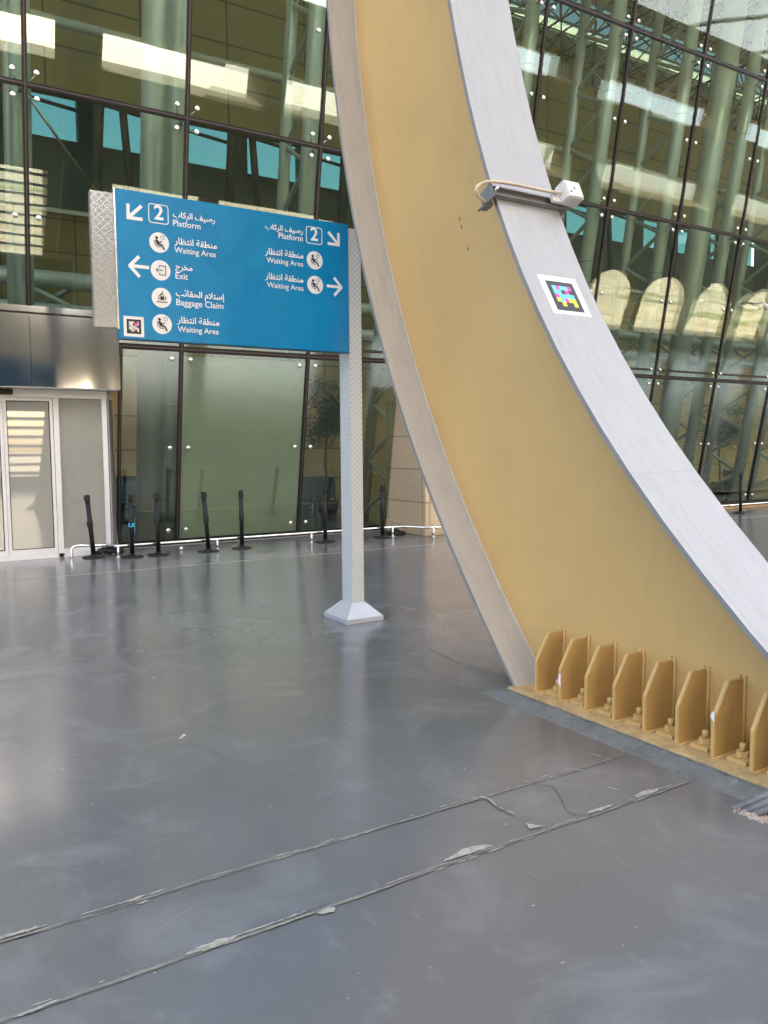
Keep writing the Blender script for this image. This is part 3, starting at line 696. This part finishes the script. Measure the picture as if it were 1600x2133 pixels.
sticker('marker_sticker', 'white sticker with coloured squares on black, stuck to the white flange', Mt, .335, ['CMCCM', 'CCKMK', 'MCCCC', 'YCMYY', 'KYKKY'], {'C': MT['cyan'], 'M': MT['magenta'], 'Y': MT['yellow']})
Mc = ff(3.30)
cl = thing('clamp_rail', 'grey metal channel clamped across the white flange', 'bracket'); cl.matrix_world = Mc
MB().box(-.33, .34, -.035, .035, .0, .012).box(-.33, .34, -.035, -.025, .012, .042).box(-.33, .34, .025, .035, .012, .042).build('channel', MT['chan'], cl, bevel=.002)
for u0, u1 in ((-.345, -.285), (.29, .355)):
    MB().box(u0, u1, -.06, .045, -.075, -.03).box(u0, u0 + .012, -.06, .045, -.03, .05).box(u0, u1, -.05, -.035, -.11, -.03).build('clamp_jaw', MT['chan'], cl, bevel=.003)
    MB().tube([((u0 + u1) / 2, -.01, .0), ((u0 + u1) / 2, -.01, .075)], .009, 8).tube([((u0 + u1) / 2, -.02, -.15), ((u0 + u1) / 2, -.02, -.05)], .007, 8).build('clamp_screw', MT['steel'], cl)
sb = thing('sensor_box', 'small white electrical box on the channel across the white flange', 'electrical box'); sb.matrix_world = Mc
MB().box(.235, .385, -.035, .105, .056, .155).build('housing', MT['plastic_white'], sb, bevel=.008)
MB().box(.16, .235, -.03, .03, .056, .08).build('mounting_foot', MT['plastic_white'], sb, bevel=.003)
for z_ in (0,):
    flat(MB(), [(.248, -.02), (.372, -.02), (.372, .092), (.248, .092)], .156, .1575).build('cover_plate', MT['white_paper'], sb, bevel=.0)
    MB().lathe([(0, .1585), (.011, .1585), (.013, .1578)], 14, c=(.31, .04, 0)).build('knob', MT['chan'], sb)
    flat(MB(), [(.256, .0), (.285, .0), (.285, .018), (.256, .018)], .1576, .1582).build('rating_label', MT['chan'], sb)
def bez(P, n=28):
    out = []
    Q = [Vector(p) for p in P]; Q = [2 * Q[0] - Q[1]] + Q + [2 * Q[-1] - Q[-2]]
    for i in range(1, len(Q) - 2):
        for k in range(n // (len(Q) - 3) + 1):
            t = k / (n // (len(Q) - 3) + 1); a, b6, c_, d = Q[i - 1:i + 3]
            out.append(.5 * ((2 * b6) + (c_ - a) * t + (2 * a - 5 * b6 + 4 * c_ - d) * t * t + (3 * b6 - a - 3 * c_ + d) * t ** 3))
    return out + [Q[-2]]
ca = MB().tube(bez([(.235, .03, .105), (.10, .032, .09), (-.15, .045, .075), (-.33, .045, .06), (-.42, .022, .045), (-.46, -.015, .03), (-.43, -.04, .0), (-.36, -.04, -.03), (-.28, -.04, -.05)], 48), .0105, 10).build('sensor_cable', MT['cable_cream'])
ca.matrix_world = Mc; tag(ca, 'cream cable looping from the small white box round the flange edge', 'cable')

# flexible conduits and broken concrete at the lower right corner
rr = random.Random(4)
cg = MB()
rb_ = MB()
for k in range(150):
    x = 3.16 + abs(rr.gauss(0, .09)); y = -11.42 - abs(rr.gauss(0, .10)) + rr.gauss(0, .012); s = rr.uniform(.004, .014)
    if x > 3.40: continue
    rb_.hexa([(x + rr.uniform(-s, 0), y + rr.uniform(-s, 0), 0), (x + s, y - s * rr.random(), 0), (x + s, y + s, 0), (x - s * .5, y + s, 0), (x, y, s), (x + s * .7, y, s * .8), (x + s * .6, y + s * .6, s), (x, y + s * .7, s * .7)])
tag(rb_.build('rubble', MT['rubble']), 'crumbled concrete around the conduits at the corner of the grout bed', 'rubble', kind='stuff')
for k, (off, lab) in enumerate(((0, 'grey flexible conduit nearest the base plate, rising out of the broken floor'), (.042, 'middle grey flexible conduit of three rising out of the broken floor'), (.084, 'grey flexible conduit farthest from the base plate, lying on the broken floor'))):
    z = .058 - k * .012
    pts = bez([(3.20 + off * .2, -11.37 - off * .9, -.02), (3.235, -11.44 - off * .8, z * .7), (3.30, -11.53 - off * .6, z + .05), (3.40, -11.68 - off * .5, z + .12), (3.50, -12.0 - off * .5, z + .14), (3.6, -12.45, .02)], 60)
    tag(MB().tube(pts, [.019 + .0012 * (i % 2) for i in range(len(pts))], 10).build('conduit', MT['conduit']), lab, 'conduit', 'grey conduits at the girder foot')

# ------------------------------------------------------------------ wayfinding sign
sg = thing('wayfinding_sign', 'blue station sign in Arabic and English on a patterned silver post', 'sign', (3.757, -6.875, 0))
OS = Vector((3.757, -6.875, 0))
def S_(mb, name, mat, bevel=0, parent=None):
    mb.v = [(x - OS.x, y - OS.y, z) for x, y, z in mb.v]; return mb.build(name, mat, parent or sg, bevel)
S_(MB().box(3.6915, 3.8235, -6.975, -6.775, .15, 3.665), 'post', MT['lattice_post'], .004)
S_(MB().lathe([(0, 0), (.2 * 1.4142, 0), (.2 * 1.4142, .042), (.0, .042)], 4, M=Matrix.Rotation(math.pi / 4, 3, 'Z'), c=(3.757, -6.875, 0)), 'base_foot', MT['post_base'], .004)
for o in [o for o in sg.children if o.name.startswith('base_foot')]:
    o.scale = (1, 1.18, 1)
    for p in o.data.polygons: p.use_smooth = False
bx0, bx1, by0, by1 = 3.557, 3.957, -7.111, -6.639
S_(MB().hexa([(bx0, by0, .042), (bx1, by0, .042), (bx1, by1, .042), (bx0, by1, .042), (3.685, -6.982, .172), (3.829, -6.982, .172), (3.829, -6.768, .172), (3.685, -6.768, .172)]), 'base_cover', MT['post_base'], .003)
YS = -6.975
S_(MB().box(1.603, 3.690, YS, YS + .012, 2.532, 3.692), 'sign_face', MT['sign_blue'], .002)
S_(MB().box(1.598, 3.690, YS + .0125, YS + .085, 2.528, 3.696), 'sign_frame', MT['sign_edge'], .003)
S_(MB().box(1.422, 1.597, YS + .03, YS + .10, 2.615, 3.66), 'patterned_plate', MT['lattice'], .003)
S_(MB().box(1.592, 1.6025, YS + .002, YS + .03, 2.60, 3.69), 'edge_trim', MT['steel'])
LAY = [0]
def gy(): LAY[0] = (LAY[0] + 1) % 8; return YS - .0022 - LAY[0] * .00025
def cap2(mb, p, q_, w_, y=None):     # a stroke with square ends
    y = y or gy(); d = Vector((q_[0] - p[0], q_[1] - p[1])); l = d.length or 1; n_ = Vector((-d.y, d.x)) / l * w_ / 2
    mb.prism([(p[0] + n_.x, y, p[1] + n_.y), (p[0] - n_.x, y, p[1] - n_.y), (q_[0] - n_.x, y, q_[1] - n_.y), (q_[0] + n_.x, y, q_[1] + n_.y)], (0, .0012, 0))
def disc2(mb, c, r, y=None, n_=32):
    y = y or gy(); mb.prism([(c[0] + r * math.cos(2 * math.pi * k / n_), y, c[1] + r * math.sin(2 * math.pi * k / n_)) for k in range(n_)], (0, .0012, 0))
def path2(mb, P, w_, round_=True):
    for a, b7 in zip(P[:-1], P[1:]): cap2(mb, a, b7, w_)
    if round_:
        for p in P: disc2(mb, p, w_ / 2, n_=14)
def ring2(mb, c, r, w_): path2(mb, [(c[0] + r * math.cos(k * math.pi / 12), c[1] + r * math.sin(k * math.pi / 12)) for k in range(25)], w_, False)
F_AR = {}
for cpt in range(0xFE70, 0xFEFD):
    d_ = unicodedata.decomposition(chr(cpt)).split()
    if len(d_) == 2: F_AR.setdefault(chr(int(d_[1], 16)), {})[d_[0][1:-1]] = chr(cpt)
def shape_ar(s):
    out = []; prev = False; s = s.replace('\u0644\u0627', '\ufefb')
    for i, ch in enumerate(s):
        nx_ = s[i + 1] if i + 1 < len(s) else ' '
        if ch == '\ufefb': out.append('\ufefc' if prev else '\ufefb'); prev = False; continue
        if ch not in F_AR: out.append(ch); prev = False; continue
        f_ = F_AR[ch]; nj = 'initial' in f_ and (nx_ in F_AR or nx_ == '\ufefb')
        out.append(f_[('isolated', 'initial', 'final', 'medial')[int(prev) * 2 + int(nj)]]); prev = nj
    return ''.join(reversed(out))
def glyph_mesh(s, bold=0):
    cu = bpy.data.curves.new('lettering', 'FONT'); cu.body = s; cu.size = 1; cu.resolution_u = 4
    o = bpy.data.objects.new('lettering', cu); C.objects.link(o)
    dg = bpy.context.evaluated_depsgraph_get(); e = o.evaluated_get(dg); me = e.to_mesh()
    v = [tuple(p.co) for p in me.vertices]; f_ = [tuple(p.vertices) for p in me.polygons]; e.to_mesh_clear()
    bpy.data.objects.remove(o); bpy.data.curves.remove(cu); return v, f_
def xmax(s): v, f_ = glyph_mesh(s + 'I', 0); return max(p[0] for p in v)
ADV = {}
def lettering(s, x0, x1, z, bold=.012, ar=False, name='lettering', mat='sign_white', par=None):
    mb = MB()
    if ar:
        s = shape_ar(s); i0 = xmax(''); vs = []; pos = 0
        for k, ch in enumerate(s):
            if ch not in ADV: ADV[ch] = xmax(ch) - i0 if ch != ' ' else .26
            if ch != ' ':
                if ('g', ch) not in ADV: ADV[('g', ch)] = glyph_mesh(ch, bold)
                v, f_ = ADV[('g', ch)]; vs.append(([(p[0] + pos, p[1]) for p in v], f_))
            pos += ADV[ch]
    else: v, f_ = glyph_mesh(s, bold); vs = [([(p[0], p[1]) for p in v], f_)]
    mn = min(p[0] for v, f_ in vs for p in v); mx = max(p[0] for v, f_ in vs for p in v); k = (x1 - x0) / (mx - mn)
    lay = 0       # every letter is struck several times, a hair apart, to make it bold
    for i, (v, f_) in enumerate(vs):
        for (ou, ov) in ((-bold, 0), (bold, 0), (0, bold), (0, -bold), (-bold * .6, -bold * .6), (bold * .6, bold * .6)):
            lay = (lay + 1) % 13; mb.add([(x0 + (p[0] - mn + ou) * k, YS - .0020 - lay * .00012, z + (p[1] + ov) * k) for p in v], f_)
    mb.v = [(x - OS.x, y - OS.y, zz) for x, y, zz in mb.v]
    return mb.build(name, MT[mat], par or sg, recalc=False)
PLAT, WAIT, EXIT, BAG = 'رصيف الركاب', 'منطقة انتظار', 'مخرج', 'إستلام الحقائب'
for s, x0, x1, z in ((PLAT, 2.060, 2.414, 3.535), (WAIT, 2.066, 2.425, 3.322), (EXIT, 2.068, 2.209, 3.118), (BAG, 2.065, 2.480, 2.905), (WAIT, 2.071, 2.429, 2.688),
                     (PLAT, 2.868, 3.227, 3.550), (WAIT, 2.863, 3.228, 3.335), (WAIT, 2.859, 3.224, 3.124)): lettering(s, x0, x1, z, .022, True)
for s, x0, x1, z in (('Platform', 2.058, 2.288, 3.464), ('Waiting Area', 2.064, 2.415, 3.252), ('Exit', 2.066, 2.170, 3.043), ('Baggage Claim', 2.067, 2.471, 2.830), ('Waiting Area', 2.073, 2.423, 2.615),
                     ('Platform', 2.993, 3.226, 3.484), ('Waiting Area', 2.875, 3.227, 3.264), ('Waiting Area', 2.875, 3.228, 3.052)): lettering(s, x0, x1, z, .010)
def numbox(x0, x1, z0, z1):
    mb = MB(); r = .02; P = []
    for cx, cz, a0 in ((x1 - r, z1 - r, 0), (x0 + r, z1 - r, 90), (x0 + r, z0 + r, 180), (x1 - r, z0 + r, 270)):
        P += [(cx + r * math.cos(R(a0 + t)), cz + r * math.sin(R(a0 + t))) for t in (0, 22, 45, 68, 90)]
    path2(mb, P + [P[0]], .007, False); o = S_(mb, 'number_box', MT['sign_white'])
    w_ = x1 - x0; lettering('2', x0 + w_ * .29, x1 - w_ * .27, z0 + (z1 - z0) * .21, .025, par=sg, name='number')
numbox(1.863, 2.019, 3.466, 3.612); numbox(3.262, 3.418, 3.478, 3.622)
def arrow(P, w_=.026):
    mb = MB()
    for a, b8 in P: cap2(mb, a, b8, w_)
    S_(mb, 'arrow', MT['sign_white'])
arrow([((1.700, 3.585), (1.700, 3.466)), ((1.688, 3.478), (1.812, 3.478)), ((1.705, 3.483), (1.806, 3.582))])
arrow([((3.588, 3.605), (3.588, 3.486)), ((3.600, 3.498), (3.476, 3.498)), ((3.583, 3.503), (3.482, 3.602))])
arrow([((1.852, 3.106), (1.703, 3.106)), ((1.775, 3.186), (1.696, 3.103)), ((1.775, 3.026), (1.696, 3.109))])
arrow([((3.461, 3.12), (3.607, 3.12)), ((3.536, 3.200), (3.615, 3.117)), ((3.536, 3.040), (3.615, 3.123))])
def icon(cx, cz, kind, r=.080):
    mb = MB(); disc2(mb, (cx, cz), r, YS - .0018); o = S_(mb, 'pictogram', MT['sign_white']); o['label'] = {'w': 'round white seated person and clock pictogram', 'e': 'round white exit pictogram', 'b': 'round white baggage pictogram'}[kind]
    T = lambda *p: [(cx + u * r, cz + v * r) for u, v in p]
    mb = MB(); YO = YS
    if kind == 'w':
        disc2(mb, T((-.27, .45))[0], .15 * r); path2(mb, T((-.27, .16), (-.12, -.12)), .26 * r); path2(mb, T((-.2, .16), (.08, .0), (.24, .16)), .09 * r)
        path2(mb, T((-.1, -.16), (.25, -.22), (.47, -.62)), .15 * r); path2(mb, T((-.5, .2), (-.42, -.22), (-.15, -.42), (.12, -.42)), .07 * r)
        ring2(mb, T((.36, .55))[0], .2 * r, .035 * r); path2(mb, T((.36, .55), (.36, .66)), .03 * r); path2(mb, T((.36, .55), (.44, .55)), .03 * r)
    elif kind == 'e':
        path2(mb, T((-.12, .3), (-.12, .46), (.5, .46), (.5, -.46), (-.12, -.46), (-.12, -.3)), .075 * r); path2(mb, T((.16, 0), (-.45, 0)), .075 * r); path2(mb, T((-.26, .2), (-.46, 0), (-.26, -.2)), .075 * r)
    else:
        path2(mb, T((-.55, -.42), (.6, -.42)), .09 * r, False); path2(mb, T((.05, -.22), (.05, .14)), .40 * r, False)
        for u in (-.3, .4): path2(mb, T((u, -.24), (u, .16)), .09 * r, False)
        path2(mb, T((-.1, .16), (-.1, .3), (.18, .3), (.18, .16)), .06 * r, False); path2(mb, T((-.28, .2), (.02, .45), (.12, .42)), .07 * r); path2(mb, T((.1, .4), (.1, .6)), .08 * r)
    S_(mb, 'symbol', MT['black_ink'], 0, o)
    for v in o.children:
        for q_ in v.data.vertices: q_.co.y -= .0022
icon(1.940, 3.314, 'w'); icon(1.945, 3.095, 'e'); icon(1.946, 2.877, 'b'); icon(1.944, 2.666, 'w'); icon(3.343, 3.333, 'w'); icon(3.344, 3.116, 'w')
Ms = Matrix(((1, 0, 0, 1.716), (0, 0, -1, YS - .0005), (0, 1, 0, 2.63), (0, 0, 0, 1)))
sticker('marker_sticker', 'white sticker with faded coloured squares at lower left of the blue sign', Ms, .160, ['CYMKM', 'CYKMM', 'MCCMK', 'YCMYC', 'KCMKY'], {'C': MT['pale_cyan'], 'M': MT['pale_magenta'], 'Y': MT['pale_yellow']})

# ------------------------------------------------------------------ bumper rails
def rail(name, label, path, posts, r=.021):
    t = thing(name, label, 'rail')
    MB().tube(path, r, 12).build('rail_tube', MT['steel'], t)
    for (x, y, zt) in posts:
        MB().tube([(x, y, 0), (x, y, zt)], .020, 12).build('rail_post', MT['steel'], t)
        MB().lathe([(0, 0), (.045, 0), (.045, .010), (.02, .014)], 16, c=(x, y, 0)).build('foot_flange', MT['steel'], t)
    return t
zr = .175
rail('bumper_rail', 'low stainless bumper rail along the foot of the left glass front', bez([(2.30, -.70, .0), (2.30, -.70, .12), (2.34, -.70, zr), (2.42, -.71, zr + .01), (2.62, -.74, zr), (2.80, -.80, zr), (2.90, -1.0, zr), (3.05, -1.04, zr)], 60) + [(4.0, -1.045, zr), (6, -1.05, zr), (7.9, -1.05, zr), (8.15, -1.15, zr), (8.3, -1.5, zr), (8.6, -1.58, zr), (10.5, -1.58, zr), (13.9, -1.58, zr)],
     [(2.92, -1.04, .165), (4.50, -1.045, .165), (6.22, -1.05, .165), (7.9, -1.05, .165), (8.46, -1.57, .165), (10.2, -1.58, .165), (12.0, -1.58, .165)])
rail('bumper_rail', 'low stainless bumper rail at the far right behind the girder', [(14.6, -1.45, zr), (27, -1.45, zr)], [(x, -1.45, .165) for x in (15.1, 17.75, 19.6, 21.4, 23.2)])
tag(MB().box(14.5, 27, -.9, -.75, 0, .05).build('door_track', MT['inner_wood']), 'brown strip along the floor before the far right glass', 'floor strip')

# ------------------------------------------------------------------ belt stanchions
def stanchion(loc, label, tilt=(0, 0), rot=0, heads='both', first=[None]):
    if first[0] is None:
        t = thing('belt_stanchion', label, 'stanchion', loc, 'black belt stanchions before the glass front')
        MB().lathe([(0, 0), (.168, 0), (.170, .008), (.165, .018), (.13, .026), (.06, .034), (.045, .05), (.036, .055), (0, .055)], 36).build('base', MT['black_plastic'], t)
        MB().lathe([(0, .05), (.035, .05), (.035, .87), (0, .87)], 20).build('post', MT['black_metal'], t)
        c1 = MB().lathe([(.0355, .47), (.040, .475), (.041, .50), (.041, .55), (.040, .565), (.0355, .575)], 20).build('collar', MT['black_plastic'], t)
        MB().box(-.050, -.032, -.015, .015, .485, .555).build('belt_clip', MT['black_plastic'], c1, bevel=.005)
        h = MB().lathe([(.0355, .855), (.040, .86), (.042, .875), (.042, .955), (.038, .965), (.0, .967)], 20).build('head', MT['black_plastic'], t)
        MB().box(-.053, -.036, -.015, .015, .885, .94).build('belt_clip', MT['black_plastic'], h, bevel=.005)
        first[0] = t
    else:
        t = copy_tree(first[0]); t.location = loc; t['label'] = label
    t.rotation_euler = (tilt[0], tilt[1], rot)
    return t
s1 = stanchion((2.60, -.83, 0), 'leaning black stanchion nearest the sliding door', (0, 0), 0)
stands = [((3.10, -1.16, 0), 'black stanchion with a strip of blue tape on its post', 1.2), ((3.50, -1.16, 0), 'black stanchion just right of the one with blue tape', .1),
          ((4.31, -1.17, 0), 'leaning black stanchion in front of the left part of the frosted pane', 3.3), ((4.90, -1.12, 0), 'upright black stanchion in front of the frosted pane', 1.5),
          ((6.42, -1.18, 0), 'black stanchion just left of the patterned sign post', 1.6), ((7.62, -1.14, 0), 'black stanchion between the sign post and the girder', .6),
          ((17.32, -1.78, 0), 'lone black stanchion at the far right beyond the white flange', .4)]
SV = []
for loc, lab, rz in stands: SV.append(stanchion(loc, lab, (0, 0), rz))
def lean(t, a, az):      # tilt post, collar and head about the base, the base stays on the floor
    Q = Matrix.Rotation(a, 4, Vector((math.cos(az), math.sin(az), 0)))
    for ch in [o for o in ALL() if o.parent == t and not o.name.startswith('base')]:
        ch.matrix_local = Q @ ch.matrix_local
lean(s1, R(-4), R(90 - 10)); lean(SV[2], R(-3.6), R(90 - 20 + 0) - 3.3)
tp = MB().lathe([(.0455, .47), (.0455, .53), (.0445, .53), (.0445, .47)], 20).box(-.02, .03, -.052, -.047, .40, .53).build('blue_tape', MT['blue_tape'], SV[0]); 
wt = MB().box(.038, .041, -.03, .0, .43, .47).build('paper_tag', MT['white_paper'], SV[4])
# odds and ends on the floor
cb_ = MB().lathe([(0, 0), (.19, 0), (.19, .045), (.10, .075), (.05, .11), (0, .11)], 28).build('rubber_base', MT['black_plastic'], loc=(8.12, -.80, 0)); tag(cb_, 'loose black rubber base on the floor beside the stone pier', 'rubber base')
bl = MB(); rr = random.Random(11)
bl.tube(bez([(2.70, -.56, .03), (2.80, -.50, .08), (2.95, -.56, .05), (3.08, -.52, .09), (3.02, -.62, .03), (2.85, -.64, .06), (2.72, -.6, .04), (2.9, -.55, .11), (3.1, -.6, .03)], 60), [.028 + .012 * math.sin(i * 1.7) for i in range(70)][:len(bez([(0, 0, 0)] * 9, 60))], 8)
bo_ = bl.build('folded_barrier_belt', MT['black_plastic']); tag(bo_, 'heap of black belt behind the stanchion nearest the door', 'barrier belt')
MBw = MB().lathe([(0, 0), (.03, 0), (.034, .02), (.026, .05), (0, .06)], 14).build('door_stop', MT['steel'], loc=(4.0, -.72, 0)); tag(MBw, 'small round steel door stop on the floor under the mullion', 'door stop')
ct = MB().box(-.03, .03, -.0015, .0015, 0, .006).box(.024, .03, 0, .02, 0, .004).build('plastic_clip', MT['white_paper'], loc=(1.354, -9.125, .001)); ct.rotation_euler = (0, 0, .7); tag(ct, 'tiny white plastic clip lying on the grey floor', 'litter')

# ------------------------------------------------------------------ things seen through the glass
def tree(loc, label, h, seed, rx=.75, rz=.95):
    rr = random.Random(seed); t = thing('indoor_tree', label, 'tree', loc, 'potted ficus trees inside the hall')
    MB().lathe([(0, 0), (.20, 0), (.27, .42), (.25, .42), (.24, .38), (0, .38)], 24).build('planter', MT['black_plastic'], t)
    tk = MB(); cz = h - rz
    tk.tube(bez([(0, 0, .35), (.03, .01, .8), (-.03, .02, 1.3), (.02, 0, cz)], 18), [.05] * 7 + [.04] * 7 + [.03] * 8 if False else .038, 8)
    tips = []
    for k in range(11):
        a = rr.uniform(0, 6.28); q_ = Vector((math.cos(a) * rx * rr.uniform(.4, .8), math.sin(a) * rx * rr.uniform(.4, .8), cz + rr.uniform(-.5, .7) * rz)); tips.append(q_)
        tk.tube([(0, 0, cz - .4 + k * .05), q_ * .5 + Vector((0, 0, (cz - .1) * .5)), q_], [.02, .014, .006], 6)
    tk.build('trunk', MT['bark'], t)
    lf = MB()
    cl_ = [(p, rr.uniform(.22, .36)) for p in tips] + [(Vector((rr.uniform(-.5, .5) * rx, rr.uniform(-.5, .5) * rx, cz + rr.uniform(-.5, .8) * rz)), rr.uniform(.2, .34)) for _ in range(12)]
    for p, r in cl_:
        for _ in range(110):
            d = Vector((rr.gauss(0, 1), rr.gauss(0, 1), rr.gauss(0, .8))).normalized() * r * rr.random() ** .4; c_ = p + d
            u = Vector((rr.gauss(0, 1), rr.gauss(0, 1), rr.gauss(0, .6))).normalized() * .055; v = u.orthogonal().normalized() * .024
            lf.add([c_ - u, c_ + v, c_ + u, c_ - v], [(0, 1, 2, 3)])
    lf.build('crown', MT['leaf'], t, recalc=False)
tree((8.67, 3.0, 0), 'leafy potted tree inside, seen through the glass left of the sign post', 3.35, 1)
tree((23.2, 3.0, 0), 'leafy potted tree inside, seen at the far right of the glass', 3.1, 2)
def chair(loc, label, rot, first=[None]):
    if first[0] is None:
        t = thing('waiting_chair', label, 'chair', loc, 'dark chairs inside the waiting room')
        MB().box(-.24, .24, -.24, .24, .44, .50).build('seat', MT['teal_fabric'], t, bevel=.02)
        MB().hexa([(-.23, .22, .52), (.23, .22, .52), (.23, .26, .52), (-.23, .26, .52), (-.23, .30, .95), (.23, .30, .95), (.23, .34, .95), (-.23, .34, .95)]).build('backrest', MT['teal_fabric'], t, bevel=.01)
        for a in ((-.2, -.2), (.2, -.2), (-.2, .2), (.2, .2)): MB().tube([(a[0] * 1.1, a[1] * 1.1, 0), (a[0], a[1], .44)], .012, 8).build('leg', MT['steel'], t)
        first[0] = t
    else: t = copy_tree(first[0]); t.location = loc; t['label'] = label
    t.rotation_euler = (0, 0, rot)
chair((8.25, 3.0, 0), 'dark teal chair inside beside the potted tree', .4); chair((8.95, 3.6, 0), 'dark teal chair inside behind the potted tree', 2.6)
chair((4.05, 2.9, 0), 'dark teal chair inside at the left edge of the glass', 1.2); chair((4.35, 4.4, 0), 'dark teal chair inside behind the one at the glass edge', -.6)
tb = thing('counter', 'wooden counter inside behind the chairs and tree', 'counter', (8.6, 4.8, 0))
MB().box(-1.2, 1.0, -.3, .3, .93, .98).build('top', MT['wood_top'], tb, bevel=.005); MB().box(-1.15, .95, -.25, .25, 0, .93).build('front', MT['teal_fabric'], tb)
tb2 = thing('counter', 'tall wooden counter inside at the left edge of the glass', 'counter', (4.75, 5.2, 0))
MB().box(-.5, .3, -.3, .3, 1.05, 1.35).build('top', MT['wood_top'], tb2, bevel=.005); MB().box(-.5, .3, -.25, .25, 0, 1.05).build('front', MT['teal_fabric'], tb2)
wbn = thing('waste_bin', 'dark bin with a white lid inside at the far right', 'bin', (22.3, 2, 0))
MB().lathe([(0, 0), (.15, 0), (.21, .85), (0, .85)], 20).build('body', MT['black_plastic'], wbn); MB().lathe([(0, .85), (.22, .85), (.22, .90), (.1, .93), (0, .93)], 20).build('lid', MT['plastic_white'], wbn)
cc = thing('cctv_camera', 'small white dome camera on an arm at the far right glass', 'camera', (18.94, -1.25, 5.1))
MB().lathe([(0, -.08), (.05, -.06), (.075, 0), (.075, .05), (0, .05)], 18).build('dome', MT['plastic_white'], cc); MB().tube([(0, 0, .04), (0, .1, .12), (0, .42, .12)], .02, 8).build('arm', MT['alu'], cc)
